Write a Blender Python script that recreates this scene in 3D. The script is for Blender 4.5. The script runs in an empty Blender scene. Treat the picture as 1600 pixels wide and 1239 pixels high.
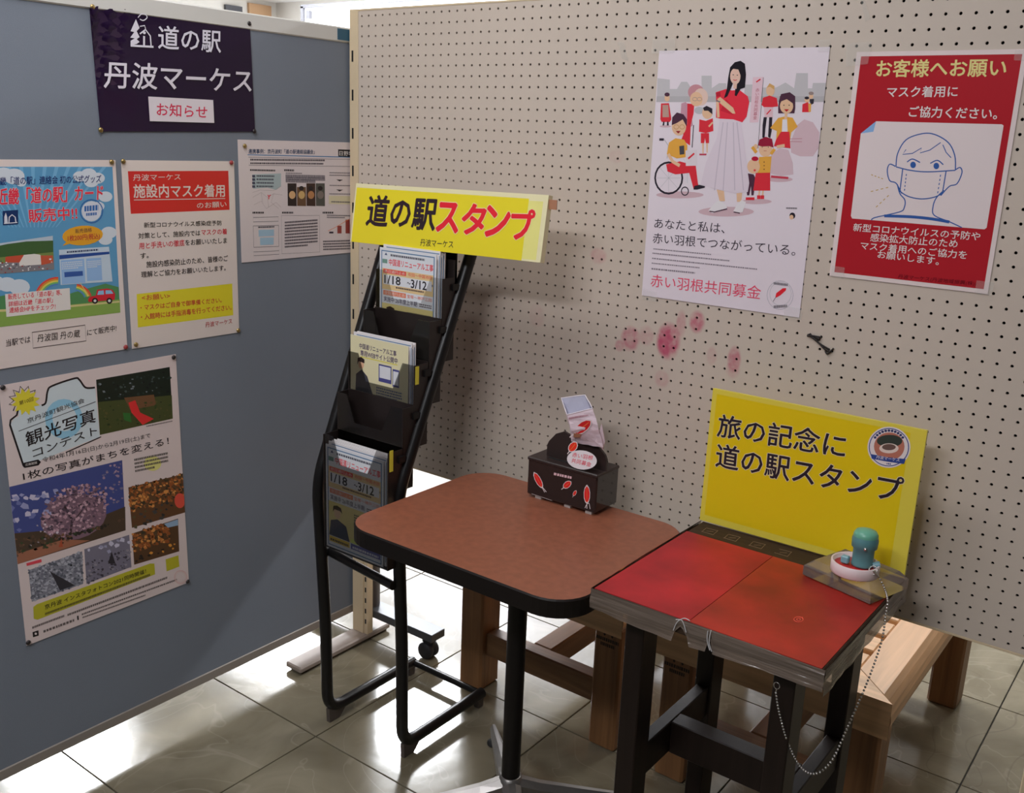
import bpy, math, random
from mathutils import Vector, Matrix
random.seed(7)
S = bpy.context.scene
COL = S.collection
V3 = Vector
# ------------------------------------------------------------------ camera
CAM = V3((1.96174, -1.91083, 1.51442))
RR = ((0.79457574, -0.03816463, 0.6059644), (0.18538034, 0.96561558, -0.18226541), (-0.57817258, 0.25715756, 0.77432969))
FPX = 1528.525
def w3(r): return V3((r[0], r[2], -r[1]))
CX, CY, CZ = w3(RR[0]), w3(RR[1]), w3(RR[2])          # right, down, forward
cam_d = bpy.data.cameras.new('camera'); cam = bpy.data.objects.new('camera', cam_d); COL.objects.link(cam)
m = Matrix((CX, -CY, -CZ)).transposed().to_4x4(); m.translation = CAM; cam.matrix_world = m
cam_d.sensor_width = 36; cam_d.lens = 36 * FPX / 1600; cam_d.clip_start = .05; cam_d.clip_end = 60
S.camera = cam
def ray(x, y): return CX * ((x - 800) / FPX) + CY * ((y - 619.5) / FPX) + CZ
def hit(x, y, P, N): d = ray(x, y); return CAM + d * ((P - CAM).dot(N) / d.dot(N))
def onX(x, y, v): return hit(x, y, V3((v, 0, 0)), V3((1, 0, 0)))
def onY(x, y, v): return hit(x, y, V3((0, v, 0)), V3((0, 1, 0)))
def onZ(x, y, v): return hit(x, y, V3((0, 0, v)), V3((0, 0, 1)))
# ------------------------------------------------------------------ world, lights, exposure
S.view_settings.view_transform = 'Standard'; S.view_settings.look = 'None'
S.view_settings.exposure = 0.0; S.view_settings.gamma = 1; S.view_settings.use_curve_mapping = False
W = bpy.data.worlds.new('world'); S.world = W; W.use_nodes = True
bg = W.node_tree.nodes['Background']; bg.inputs[0].default_value = (.98, .99, 1, 1); bg.inputs[1].default_value = .055
def area(name, loc, target, sx, sy, power, col=(1, 1.02, 1.09)):
    l = bpy.data.lights.new(name, 'AREA'); l.shape = 'RECTANGLE'; l.size = sx; l.size_y = sy; l.energy = power; l.color = col
    o = bpy.data.objects.new(name, l); COL.objects.link(o); o.location = loc
    o.rotation_euler = (V3(target) - V3(loc)).to_track_quat('-Z', 'Y').to_euler(); return o
KEY, FAR = 42, 205
area('ceiling_lamp_light', (.45, -1.0, 2.70), (.45, -1.0, 0), 1.25, .3, 9.5)
area('ceiling_lamp_light', (1.2, -2.7, 2.70), (1.0, -1.6, 0), 1.25, .3, KEY)
area('ceiling_lamp_light', (-2.45, 2.92, 2.70), (-2.45, 2.92, 0), .5, .6, FAR * .8, (.94, .97, 1))
area('ceiling_lamp_light', (-4.1, 2.95, 2.70), (-4.1, 2.95, 0), 1.3, .5, FAR * .6, (.94, .97, 1))
area('ceiling_lamp_light', (1.2, 2.6, 2.70), (1.2, 2.6, 0), 1.25, .3, FAR * .3, (.94, .97, 1))
area('ceiling_lamp_light', (-3.9, 1.0, 2.70), (-3.9, 1.0, 0), .6, .6, FAR * .6, (.94, .97, 1))
# ------------------------------------------------------------------ materials
def lin(c): c /= 255.; return c / 12.92 if c <= .04045 else ((c + .055) / 1.055) ** 2.4
GAIN = 1.85
def C(r, g, b, k=None):
    k = GAIN if k is None else k
    c = [lin(v) * k for v in (r, g, b)]; m_ = max(c); f = .88 / m_ if m_ > .88 else 1
    return tuple(v * f for v in c)
MATS = {}
def mat(key, col=(.5, .5, .5), rough=.5, metal=0, alpha=1, bump=0, bscale=200, var=0, vscale=5, grain=None, emit=None, coat=0, spec=.5, trans=0):
    if key in MATS: return MATS[key]
    M = bpy.data.materials.new(key); MATS[key] = M; M.use_nodes = True
    nt = M.node_tree; N = nt.nodes; L = nt.links; B = N['Principled BSDF']
    B.inputs['Base Color'].default_value = (*col, 1); B.inputs['Roughness'].default_value = rough
    B.inputs['Metallic'].default_value = metal; B.inputs['Alpha'].default_value = alpha
    B.inputs['Coat Weight'].default_value = coat; B.inputs['Specular IOR Level'].default_value = spec
    B.inputs['Transmission Weight'].default_value = trans
    if emit: B.inputs['Emission Color'].default_value = (*emit[:3], 1); B.inputs['Emission Strength'].default_value = emit[3]
    if var or grain or bump:
        tc = N.new('ShaderNodeTexCoord')
        def noise(scale, vec=None, detail=4):
            n = N.new('ShaderNodeTexNoise'); n.inputs['Scale'].default_value = scale; n.inputs['Detail'].default_value = detail
            L.new(vec or tc.outputs['Object'], n.inputs['Vector']); return n
        if var or grain:
            mx = N.new('ShaderNodeMix'); mx.data_type = 'RGBA'
            mx.inputs[6].default_value = (*[v * (1 - var) for v in col], 1)
            mx.inputs[7].default_value = (*[min(1, v * (1 + var)) for v in col], 1)
            if grain:
                mp = N.new('ShaderNodeMapping'); mp.inputs['Scale'].default_value = grain
                L.new(tc.outputs['Object'], mp.inputs['Vector']); n = noise(1, mp.outputs[0], 6)
                n.inputs['Distortion'].default_value = 1.2
            else: n = noise(vscale)
            r = N.new('ShaderNodeMapRange'); r.inputs[1].default_value = .32; r.inputs[2].default_value = .68
            L.new(n.outputs[0], r.inputs[0]); L.new(r.outputs[0], mx.inputs[0]); L.new(mx.outputs[2], B.inputs['Base Color'])
        if bump:
            n2 = noise(bscale); b = N.new('ShaderNodeBump'); b.inputs['Strength'].default_value = bump; b.inputs['Distance'].default_value = .002
            L.new(n2.outputs[0], b.inputs['Height']); L.new(b.outputs[0], B.inputs['Normal'])
    return M
def pm(c, rough=.42):                                  # flat printed ink
    k = 'ink_%d_%d_%d_%d' % (*[round(v * 255) for v in c], round(rough * 100))
    return mat(k, c, rough, spec=.4)
# ------------------------------------------------------------------ mesh builder
class MB:
    def __init__(s): s.v = []; s.f = []; s.m = []; s.ms = []; s.sm = []; s.ch = []
    def mi(s, M):
        if M not in s.ms: s.ms.append(M)
        return s.ms.index(M)
    def add(s, vs, fs, M, smooth=False):
        o = len(s.v); i = s.mi(M); s.v += [tuple(v) for v in vs]; s.ch.append((o, len(s.v), len(s.f), len(s.f) + len(fs)))
        for f in fs: s.f.append(tuple(a + o for a in f)); s.m.append(i); s.sm.append(smooth)
        return s
    def hexa(s, p, M):                                  # 8 points: bottom 4 ccw, top 4 ccw
        return s.add(p, [(3, 2, 1, 0), (4, 5, 6, 7), (0, 1, 5, 4), (1, 2, 6, 5), (2, 3, 7, 6), (3, 0, 4, 7)], M)
    def box(s, a, b, M, bev=0, ax=None):
        x0, y0, z0 = a; x1, y1, z1 = b
        if not bev: return s.hexa([(x0, y0, z0), (x1, y0, z0), (x1, y1, z0), (x0, y1, z0), (x0, y0, z1), (x1, y0, z1), (x1, y1, z1), (x0, y1, z1)], M)
        # chamfered box: 3 rings per corner (24 verts)
        vs = []; idx = {}
        for i, x in enumerate((x0, x1)):
            for j, y in enumerate((y0, y1)):
                for k, z in enumerate((z0, z1)):
                    sx, sy, sz = (bev if i == 0 else -bev), (bev if j == 0 else -bev), (bev if k == 0 else -bev)
                    for q, p in enumerate(((x, y + sy, z + sz), (x + sx, y, z + sz), (x + sx, y + sy, z))):
                        idx[i, j, k, q] = len(vs); vs.append(p)
        I = lambda i, j, k, q: idx[i, j, k, q]
        F = []
        for i in (0, 1): F.append([I(i, 0, 0, 0), I(i, 1, 0, 0), I(i, 1, 1, 0), I(i, 0, 1, 0)])
        for j in (0, 1): F.append([I(0, j, 0, 1), I(1, j, 0, 1), I(1, j, 1, 1), I(0, j, 1, 1)])
        for k in (0, 1): F.append([I(0, 0, k, 2), I(1, 0, k, 2), I(1, 1, k, 2), I(0, 1, k, 2)])
        for i in (0, 1):
            for j in (0, 1): F.append([I(i, j, 0, 0), I(i, j, 1, 0), I(i, j, 1, 1), I(i, j, 0, 1)])
            for k in (0, 1): F.append([I(i, 0, k, 0), I(i, 1, k, 0), I(i, 1, k, 2), I(i, 0, k, 2)])
        for j in (0, 1):
            for k in (0, 1): F.append([I(0, j, k, 1), I(1, j, k, 1), I(1, j, k, 2), I(0, j, k, 2)])
        for i in (0, 1):
            for j in (0, 1):
                for k in (0, 1): F.append([I(i, j, k, 0), I(i, j, k, 1), I(i, j, k, 2)])
        c = V3(((x0 + x1) / 2, (y0 + y1) / 2, (z0 + z1) / 2)); G = []
        for f in F:
            p = [V3(vs[a]) for a in f]; n = (p[1] - p[0]).cross(p[2] - p[0])
            G.append(f if n.dot(sum(p, V3()) / len(p) - c) > 0 else f[::-1])
        return s.add(vs, G, M)
    def tube(s, pts, r, M, n=12, caps=True, closed=False):
        pts = [V3(p) for p in pts]; rings = []; prev = None
        for i, p in enumerate(pts):
            if closed: t = pts[(i + 1) % len(pts)] - pts[i - 1]
            else: t = pts[min(i + 1, len(pts) - 1)] - pts[max(i - 1, 0)]
            t.normalize()
            if prev is None: a = t.orthogonal().normalized()
            else: a = (prev - t * prev.dot(t)).normalized()
            prev = a; b = t.cross(a); rr = r[i] if isinstance(r, (list, tuple)) else r
            rings.append([p + (a * math.cos(q * 2 * math.pi / n) + b * math.sin(q * 2 * math.pi / n)) * rr for q in range(n)])
        vs = [v for R in rings for v in R]; fs = []
        K = len(rings)
        for i in range(K if closed else K - 1):
            j = (i + 1) % K
            for q in range(n): fs.append((i * n + q, i * n + (q + 1) % n, j * n + (q + 1) % n, j * n + q))
        s.add(vs, fs, M, True)
        if caps and not closed: s.add(rings[0], [tuple(range(n))[::-1]], M); s.add(rings[-1], [tuple(range(n))], M)
        return s
    def lathe(s, c, prof, M, n=24, axis=V3((0, 0, 1))):
        axis = V3(axis).normalized(); a = axis.orthogonal().normalized(); b = axis.cross(a); c = V3(c); vs = []; fs = []
        for r, h in prof: vs += [c + axis * h + (a * math.cos(q * 2 * math.pi / n) + b * math.sin(q * 2 * math.pi / n)) * r for q in range(n)]
        for i in range(len(prof) - 1):
            for q in range(n): fs.append((i * n + q, i * n + (q + 1) % n, (i + 1) * n + (q + 1) % n, (i + 1) * n + q))
        s.add(vs, fs, M, True)
        for i, rev in ((0, True), (len(prof) - 1, False)):
            if prof[i][0] > 1e-6:
                f = tuple(range(i * n, i * n + n)); s.add([vs[k] for k in f], [tuple(range(n))[::-1] if rev else tuple(range(n))], M)
        return s
    def prism(s, pts, d, M):                            # planar outline extruded by vector d (outline ccw seen against d)
        d = V3(d); n = len(pts); a = [V3(p) for p in pts]; b = [p + d for p in a]
        s.add(a + b, [tuple(range(n))[::-1], tuple(range(n, 2 * n))] + [(i, (i + 1) % n, n + (i + 1) % n, n + i) for i in range(n)], M)
        return s
    def split(s):
        """the far-apart clusters of what was added, each its own builder"""
        n = len(s.ch)
        if n < 2 or n > 500: return [s]
        bb = [(V3([min(v[k] for v in s.v[a:b]) for k in range(3)]), V3([max(v[k] for v in s.v[a:b]) for k in range(3)])) for a, b, _, _ in s.ch]
        sz = [max(h - l for h, l in zip(q[1], q[0])) for q in bb]; par = list(range(n))
        def find(i):
            while par[i] != i: par[i] = par[par[i]]; i = par[i]
            return i
        for i in range(n):
            for j in range(i + 1, n):
                g = math.sqrt(sum(max(0, bb[i][0][k] - bb[j][1][k], bb[j][0][k] - bb[i][1][k]) ** 2 for k in range(3)))
                if g <= max(.02, .45 * max(sz[i], sz[j])): par[find(i)] = find(j)
        out = {}
        for i, (a, b, c, d) in enumerate(s.ch):
            q = out.setdefault(find(i), MB()); o = len(q.v); q.v += s.v[a:b]
            for k in range(c, d): q.f.append(tuple(x - a + o for x in s.f[k])); q.m.append(q.mi(s.ms[s.m[k]])); q.sm.append(s.sm[k])
        return list(out.values())
    def build(s, name, parent=None, origin=None):
        me = bpy.data.meshes.new(name)
        pw = V3(parent['_w']) if parent is not None else V3()
        o0 = V3(origin) if origin is not None else pw
        me.from_pydata([tuple(V3(v) - o0) for v in s.v], [], s.f)
        for M in s.ms: me.materials.append(M)
        me.polygons.foreach_set('material_index', s.m); me.polygons.foreach_set('use_smooth', s.sm)
        me.update()
        o = bpy.data.objects.new(name, me); COL.objects.link(o)
        if parent is not None: o.parent = parent
        o.location = o0 - pw; o['_w'] = tuple(o0); return o
def box(name, a, b, M, parent=None, bev=0, origin=None): return MB().box(a, b, M, bev).build(name, parent, origin)
def empty(name, loc, label=None, cat=None, group=None):
    o = bpy.data.objects.new(name, None); COL.objects.link(o); o.location = loc; o['_w'] = tuple(loc); o.empty_display_size = .05
    return tag(o, label, cat, group) if label else o
def tag(o, label=None, cat=None, group=None, kind=None):
    if label: o['label'] = label
    if cat: o['category'] = cat
    if group: o['group'] = group
    if kind: o['kind'] = kind
    return o
def struct(o): o['kind'] = 'structure'; return o
def smooth_path(P, n=6, closed=False):                  # catmull-rom through points (any dimension)
    P = [V3(p) for p in P]; out = []
    K = len(P)
    for i in range(K if closed else K - 1):
        p0 = P[i - 1] if (i > 0 or closed) else P[0]; p1 = P[i]; p2 = P[(i + 1) % K]; p3 = P[(i + 2) % K] if (closed or i + 2 < K) else P[-1]
        for k in range(n):
            t = k / n
            out.append(.5 * ((2 * p1) + (p2 - p0) * t + (2 * p0 - 5 * p1 + 4 * p2 - p3) * t * t + (3 * p1 - p0 - 3 * p2 + p3) * t ** 3))
    if not closed: out.append(P[-1])
    return out
def fillet(P, r, n=6):                                  # round the corners of a polyline
    P = [V3(p) for p in P]; out = [P[0]]
    for i in range(1, len(P) - 1):
        a = (P[i - 1] - P[i]); b = (P[i + 1] - P[i]); d = min(r, a.length * .49, b.length * .49)
        p0 = P[i] + a.normalized() * d; p2 = P[i] + b.normalized() * d
        for k in range(n + 1):
            t = k / n; out.append(p0 * (1 - t) ** 2 + P[i] * 2 * t * (1 - t) + p2 * t * t)
    out.append(P[-1]); return out
# ------------------------------------------------------------------ flat printed sheets
GL = {}
def glyphs(body):
    k = body
    if k not in GL:
        c = bpy.data.curves.new('t', 'FONT'); c.body = body; c.resolution_u = 2; c.fill_mode = 'FRONT'
        o = bpy.data.objects.new('t', c); COL.objects.link(o); dg = bpy.context.evaluated_depsgraph_get(); dg.update()
        me = bpy.data.meshes.new_from_object(o.evaluated_get(dg))
        vs = [(v.co.x, v.co.y) for v in me.vertices]; fs = [tuple(p.vertices) for p in me.polygons]; em = 1
        bpy.data.objects.remove(o); bpy.data.curves.remove(c); bpy.data.meshes.remove(me)
        if vs:
            x0 = min(v[0] for v in vs); x1 = max(v[0] for v in vs); y0 = min(v[1] for v in vs); y1 = max(v[1] for v in vs); em = max(.3, y1 - y0)
            vs = [((v[0] - x0) / max(1e-6, x1 - x0), (v[1] - y0) / max(1e-6, y1 - y0)) for v in vs]
        GL[k] = (vs, fs, em)
    return GL[k]
LS = .00006
class Sheet:
    """a flat sheet: corner points (bl, br, tl) in space, art drawn on it in sheet metres; px() finds the sheet point behind a photo point"""
    def __init__(s, bl, br, tl, th=.0006, rough=.42, k=None):
        s.O = V3(bl); s.U = (V3(br) - s.O); s.w = s.U.length; s.U.normalize()
        v = V3(tl) - s.O; v -= s.U * v.dot(s.U); s.h = v.length; s.V = v.normalized(); s.N = s.U.cross(s.V)
        s.th = th; s.mb = MB(); s.tx = MB(); s.view = (0, 0, 1); s.rough = rough; s.k = k; s.raw = False; s.parts = [('printed_picture', s.mb)]; s.lines = []; s.n = 0
    def grp(s, name): s.mb = MB(); s.parts.append((name, s.mb))
    def lay(s, layer): s.n += 1; return s.th + LS * layer + (s.n % 25) * 2.2e-6
    def at(s, u, v, n=0): return s.O + s.U * u + s.V * v + s.N * n
    def uv(s, p):
        if s.raw: return (p[0], p[1])
        x = s.view[0] + p[0] / s.view[2]; y = s.view[1] + p[1] / s.view[2]
        q = hit(x, y, s.O + s.N * s.th, s.N) - s.O; return (q.dot(s.U), q.dot(s.V))
    def col(s, c): return pm(C(*c, k=s.k), s.rough)
    def clampq(s, q, mar=0): return (min(max(q[0], mar), s.w - mar), min(max(q[1], mar), s.h - mar))
    def poly(s, pts, c, layer=1, clamp=True, mb=None):
        q = [s.uv(p) for p in pts]
        if clamp: q = [s.clampq(a) for a in q]
        A = sum(q[i][0] * q[(i + 1) % len(q)][1] - q[(i + 1) % len(q)][0] * q[i][1] for i in range(len(q)))
        if A < 0: q = q[::-1]
        L_ = s.lay(layer); (mb or s.mb).add([s.at(a, b, L_) for a, b in q], [tuple(range(len(q)))], s.col(c))
    def pxscale(s, p):
        a = s.uv(p); b = s.uv((p[0] + 1, p[1])); c = s.uv((p[0], p[1] + 1))
        return math.sqrt(abs((b[0] - a[0]) * (c[1] - a[1]) - (b[1] - a[1]) * (c[0] - a[0])))
    def line(s, pts, wd, c, layer=3, smooth=False, closed=False):
        q = [V3((*s.uv(p), 0)) for p in pts]; wd = wd * s.pxscale(pts[0]) / 2
        if smooth: q = smooth_path(q, 5, closed)
        K = len(q); L = []; R = []
        for i in range(K):
            t = (q[(i + 1) % K] - q[i - 1]) if closed else (q[min(i + 1, K - 1)] - q[max(i - 1, 0)])
            if t.length < 1e-9: t = V3((1, 0, 0))
            t.normalize(); n = V3((-t.y, t.x, 0)) * wd; L.append(q[i] + n); R.append(q[i] - n)
        L_ = s.lay(layer); vs = [s.at(a.x, a.y, L_) for a in L + R]
        s.mb.add(vs, [(K + i, K + (i + 1) % K, (i + 1) % K, i) for i in range(K if closed else K - 1)], s.col(c))
    def ell(s, c, rx, ry, col, layer=2, rot=0, n=20, ring=0):
        P = []
        for i in range(n):
            a = i * 2 * math.pi / n; x = rx * math.cos(a); y = ry * math.sin(a)
            P.append((c[0] + x * math.cos(rot) - y * math.sin(rot), c[1] + x * math.sin(rot) + y * math.cos(rot)))
        if ring: s.line(P, ring, col, layer, closed=True)
        else: s.poly(P, col, layer)
    def text(s, body, bl, br, tl, c, layer=6, bold=0):
        vs, fs, em = glyphs(body); a = Vector(s.uv(bl)); b = Vector(s.uv(br)) - a; d = Vector(s.uv(tl)) - a
        mb = MB(); offs = [(0, 0)]
        if bold > 0:
            bo = bold * .62 * d.length / em; offs += [(bo, 0), (-bo, 0), (0, bo), (0, -bo)] + ([(bo * .7, bo * .7), (-bo * .7, bo * .7), (bo * .7, -bo * .7), (-bo * .7, -bo * .7)] if bold > .018 else [])
        for ox, oy in offs:
            L_ = s.lay(layer); mb.add([s.at(a.x + b.x * v[0] + d.x * v[1] + ox, a.y + b.y * v[0] + d.y * v[1] + oy, L_) for v in vs], fs, s.col(c))
        s.lines.append((body + str(round(a.x, 2)), mb))
    def dashes(s, bl, br, tl, c, layer=5, n=18, lines=1, fill=.55):
        """lines of print too small to read"""
        bl, br, tl = Vector(bl), Vector(br), Vector(tl); e = br - bl; d = tl - bl
        for j in range(lines):
            y0 = 1 - (j + 1) / lines; hh = fill / lines; x = 0
            end = 1 if j < lines - 1 or lines == 1 else random.uniform(.5, .95)
            while x < end:
                w = random.uniform(.5, 1.0) / n
                p = [bl + e * xx + d * yy for xx, yy in ((x, y0), (min(1, x + w * .75), y0), (min(1, x + w * .75), y0 + hh), (x, y0 + hh))]
                s.poly(p, c, layer, mb=s.tx); x += w
    def quad(s, a, b, c_, d, c, layer=1): s.poly([a, b, c_, d], c, layer)
    def scatter(s, quad, n, cols, r0, r1, layer=2, region=None):
        """small irregular blobs of colour inside a photo quad tl,tr,br,bl"""
        a, b, c_, d = [Vector(p) for p in quad]
        for i in range(n):
            u, v = random.random(), random.random()
            if region and not region(u, v): continue
            p = (a * (1 - u) + b * u) * (1 - v) + (d * (1 - u) + c_ * u) * v
            r = random.uniform(r0, r1); m_ = random.choice((4, 5, 6)); a0 = random.random() * 6
            s.poly([(p.x + r * random.uniform(.5, 1.2) * math.cos(a0 + k * 6.28 / m_), p.y + r * random.uniform(.4, 1) * math.sin(a0 + k * 6.28 / m_)) for k in range(m_)], random.choice(cols), layer + random.choice((0, 1)))
    def finish(s, parent, paper='paper', pcol=(182, 171, 168), art='printed_picture', txt='printed_text', prough=None):
        M = mat('paper_%s_%d' % ('_'.join(map(str, pcol)), round((s.k or GAIN) * 100)), C(*pcol, k=s.k), prough or s.rough, bump=.15, bscale=25)
        p = [s.at(0, 0), s.at(s.w, 0), s.at(s.w, s.h), s.at(0, s.h)]
        b = MB().prism(p, s.N * s.th, M).build(paper, parent)
        out = [b]
        return out + s.prints(parent, art)
    def prints(s, parent, art='printed_picture', small='small_print', txt='text_line'):
        out = []; by = {}
        for nm, b in s.parts:
            if b.f:
                for q in b.split(): out.append(q.build(art if nm == 'printed_picture' else nm, parent))
        if s.tx.f:
            for q in s.tx.split(): out.append(q.build(small, parent))
        for key, b in s.lines:                          # a line and its light outline are one part
            if key in by: o = len(by[key].v); t = by[key]; t.v += b.v; t.f += [tuple(a + o for a in f) for f in b.f]; t.m += [t.mi(b.ms[k]) for k in b.m]; t.sm += b.sm
            else: by[key] = b
        for b in by.values(): out.append(b.build(txt, parent))
        return out
# pushpins: one mesh shared by all
PINS = []
def pin(p, N, label, col='brass'):
    M = {'brass': mat('brass_pin', (.42, .30, .12), .3, .8), 'dark': mat('dark_pin', (.06, .05, .05), .35, .6), 'red': mat('red_pin', (.35, .05, .05), .35)}[col]
    key = 'pinmesh_' + col
    if key not in GL:
        GL[key] = MB().lathe((0, 0, 0), [(.0055, 0), (.0055, .0012), (.004, .003), (.0015, .0038), (0, .004)], M, 14).build('thumbtack'); o = GL[key]
    else: o = GL[key].copy(); COL.objects.link(o)
    o.location = V3(p) + V3(N) * .0034; o.rotation_euler = V3(N).to_track_quat('Z', 'Y').to_euler()
    tag(o, label, 'thumbtack', 'thumbtacks holding the papers on the blue partition'); return o
#==================================================================== SETTING
def floor_mat():
    M = bpy.data.materials.new('polished_stone_tile'); M.use_nodes = True; nt = M.node_tree; N = nt.nodes; L = nt.links; B = N['Principled BSDF']
    tc = N.new('ShaderNodeTexCoord'); oi = N.new('ShaderNodeObjectInfo'); ad = N.new('ShaderNodeVectorMath'); ad.operation = 'ADD'
    sc = N.new('ShaderNodeVectorMath'); sc.operation = 'SCALE'; cb = N.new('ShaderNodeCombineXYZ')
    for i in range(3): L.new(oi.outputs['Random'], cb.inputs[i])
    L.new(cb.outputs[0], sc.inputs[0]); sc.inputs['Scale'].default_value = 30
    L.new(tc.outputs['Object'], ad.inputs[0]); L.new(sc.outputs[0], ad.inputs[1])
    n1 = N.new('ShaderNodeTexNoise'); n1.inputs['Scale'].default_value = 4; n1.inputs['Detail'].default_value = 8; n1.inputs['Distortion'].default_value = 1.5
    L.new(ad.outputs[0], n1.inputs['Vector'])
    cr = N.new('ShaderNodeValToRGB'); e = cr.color_ramp.elements; e[0].position = .3; e[0].color = (.165, .14, .09, 1); e[1].position = .72; e[1].color = (.27, .235, .165, 1)
    L.new(n1.outputs[0], cr.inputs[0])
    wv = N.new('ShaderNodeTexNoise'); wv.inputs['Scale'].default_value = 2.2; wv.inputs['Distortion'].default_value = 3; L.new(ad.outputs[0], wv.inputs['Vector'])
    vr = N.new('ShaderNodeValToRGB'); q = vr.color_ramp.elements; q[0].position = .488; q[0].color = (0, 0, 0, 1); q[1].position = .5; q[1].color = (1, 1, 1, 1)
    q2 = vr.color_ramp.elements.new(.512); q2.color = (0, 0, 0, 1); L.new(wv.outputs[0], vr.inputs[0])
    mx = N.new('ShaderNodeMix'); mx.data_type = 'RGBA'; mx.inputs[7].default_value = (.36, .32, .245, 1); L.new(cr.outputs[0], mx.inputs[6])
    ml = N.new('ShaderNodeMath'); ml.operation = 'MULTIPLY'; ml.inputs[1].default_value = .35; L.new(vr.outputs[0], ml.inputs[0]); L.new(ml.outputs[0], mx.inputs[0])
    # rubber scuffs: thin curved dark lines across the floor
    g = N.new('ShaderNodeNewGeometry'); sn = N.new('ShaderNodeTexNoise'); sn.inputs['Scale'].default_value = 1.7; sn.inputs['Detail'].default_value = 1; sn.inputs['Distortion'].default_value = 1.2
    L.new(g.outputs['Position'], sn.inputs['Vector'])
    wm = N.new('ShaderNodeMath'); wm.operation = 'MULTIPLY'; wm.inputs[1].default_value = 9; L.new(sn.outputs[0], wm.inputs[0])
    fr = N.new('ShaderNodeMath'); fr.operation = 'FRACT'; L.new(wm.outputs[0], fr.inputs[0])
    sr = N.new('ShaderNodeValToRGB'); z = sr.color_ramp.elements; z[0].position = .47; z[0].color = (0, 0, 0, 1); z[1].position = .5; z[1].color = (1, 1, 1, 1); z3 = z.new(.53); z3.color = (0, 0, 0, 1)
    L.new(fr.outputs[0], sr.inputs[0])
    sx = N.new('ShaderNodeSeparateXYZ'); L.new(g.outputs['Position'], sx.inputs[0])
    rg = N.new('ShaderNodeMapRange'); rg.inputs[1].default_value = 1.2; rg.inputs[2].default_value = 1.7; rg.inputs[3].default_value = 0; rg.inputs[4].default_value = .38
    L.new(sx.outputs[0], rg.inputs[0]); mm = N.new('ShaderNodeMath'); mm.operation = 'MULTIPLY'; L.new(sr.outputs[0], mm.inputs[0]); L.new(rg.outputs[0], mm.inputs[1])
    m2 = N.new('ShaderNodeMix'); m2.data_type = 'RGBA'; m2.inputs[7].default_value = (.08, .066, .045, 1); L.new(mx.outputs[2], m2.inputs[6]); L.new(mm.outputs[0], m2.inputs[0])
    L.new(m2.outputs[2], B.inputs['Base Color'])
    B.inputs['Roughness'].default_value = .13; B.inputs['Specular IOR Level'].default_value = .75
    n3 = N.new('ShaderNodeTexNoise'); n3.inputs['Scale'].default_value = 9; n3.inputs['Detail'].default_value = 5; L.new(ad.outputs[0], n3.inputs['Vector'])
    b = N.new('ShaderNodeBump'); b.inputs['Strength'].default_value = .22; b.inputs['Distance'].default_value = .003; L.new(n3.outputs[0], b.inputs['Height']); L.new(b.outputs[0], B.inputs['Normal'])
    return M
FM = floor_mat()
floor = struct(box('floor', (-7.2, -5.2, -.06), (5.2, 6.2, -.006), mat('dark_grout', (.05, .045, .038), .8)))
TX, TY = .4525, .4475; tile0 = None
for i in range(-9, 7):
    for j in range(-4, 11):
        x0 = .263 + TX * i; y0 = -.423 + TY * j; c = (x0 + TX / 2, y0 + TY / 2, 0)
        if tile0 is None:
            tile0 = box('floor_tile', (c[0] - TX / 2 + .0016, c[1] - TY / 2 + .0016, -.006), (c[0] + TX / 2 - .0016, c[1] + TY / 2 - .0016, 0), FM, floor, .001, c)
        else:
            o = tile0.copy(); COL.objects.link(o); o.parent = floor; o.location = c
struct(box('ceiling', (-7.2, -5.2, 2.75), (5.2, 6.2, 2.83), mat('ceiling_white', (.75, .73, .7), .9)))
wb = mat('far_wall_paint', (.66, .62, .56), .8, var=.04, vscale=2)
struct(box('wall_left', (-7.2, -5.2, 0), (-6.6, 6.2, 2.75), wb))
struct(box('wall_back', (-6.6, 5.2, 0), (5.2, 5.9, 2.75), wb))
wf = mat('window_frame_white', (.7, .7, .68), .4); sky = mat('daylight_pane', (.9, .93, 1), .5, emit=(.86, .92, 1, 4.0))
def window(n, a, b, axis):
    r = box('window_%d' % n, a, b, wf); struct(r)
    for k in range(3):
        f0, f1 = (k + .04) / 3, (k + .96) / 3
        if axis == 'Y':
            y0, y1 = a[1] + (b[1] - a[1]) * f0, a[1] + (b[1] - a[1]) * f1; box('pane', (b[0] - .005, y0, a[2] + .08), (b[0] + .004, y1, b[2] - .08), sky, r)
        else:
            x0, x1 = a[0] + (b[0] - a[0]) * f0, a[0] + (b[0] - a[0]) * f1; box('pane', (x0, a[1] - .004, a[2] + .08), (x1, a[1] + .005, b[2] - .08), sky, r)
window(1, (-6.6, .3, .7), (-6.54, 5.0, 2.3), 'Y')
window(2, (-6.0, 5.14, .7), (-0.5, 5.2, 2.3), 'X')
dk = mat('trim_dark', (.07, .07, .08), .5)
h0 = onY(472, 10, 3.6)
scr = mat('added_panel_glow', (.5, .5, .54), .5, emit=(.93, .95, 1, 2.2))
t1 = struct(box('window_3', (h0.x, 3.62, 0), (h0.x + 4.2, 3.66, h0.z), scr))  # pale far panel, its glow added to brighten reflections in the floor
struct(box('trim_1', (h0.x - .02, 3.60, h0.z - .012), (h0.x + 4.2, 3.68, h0.z + .012), dk)); struct(box('trim_2', (h0.x - .02, 3.60, 0), (h0.x + .01, 3.68, h0.z), dk))
p_ = onY(482, 23, 3.6); struct(box('trim_3', (p_.x - .02, 3.59, p_.z - .03), (p_.x + .02, 3.62, p_.z + .03), dk))
p_ = onX(404, 17, -6.6); struct(box('trim_4', (-6.6, p_.y - .14, p_.z - .05), (-6.57, p_.y + .14, p_.z + .06), mat('tan_plate', (.5, .3, .16), .6)))
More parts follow.
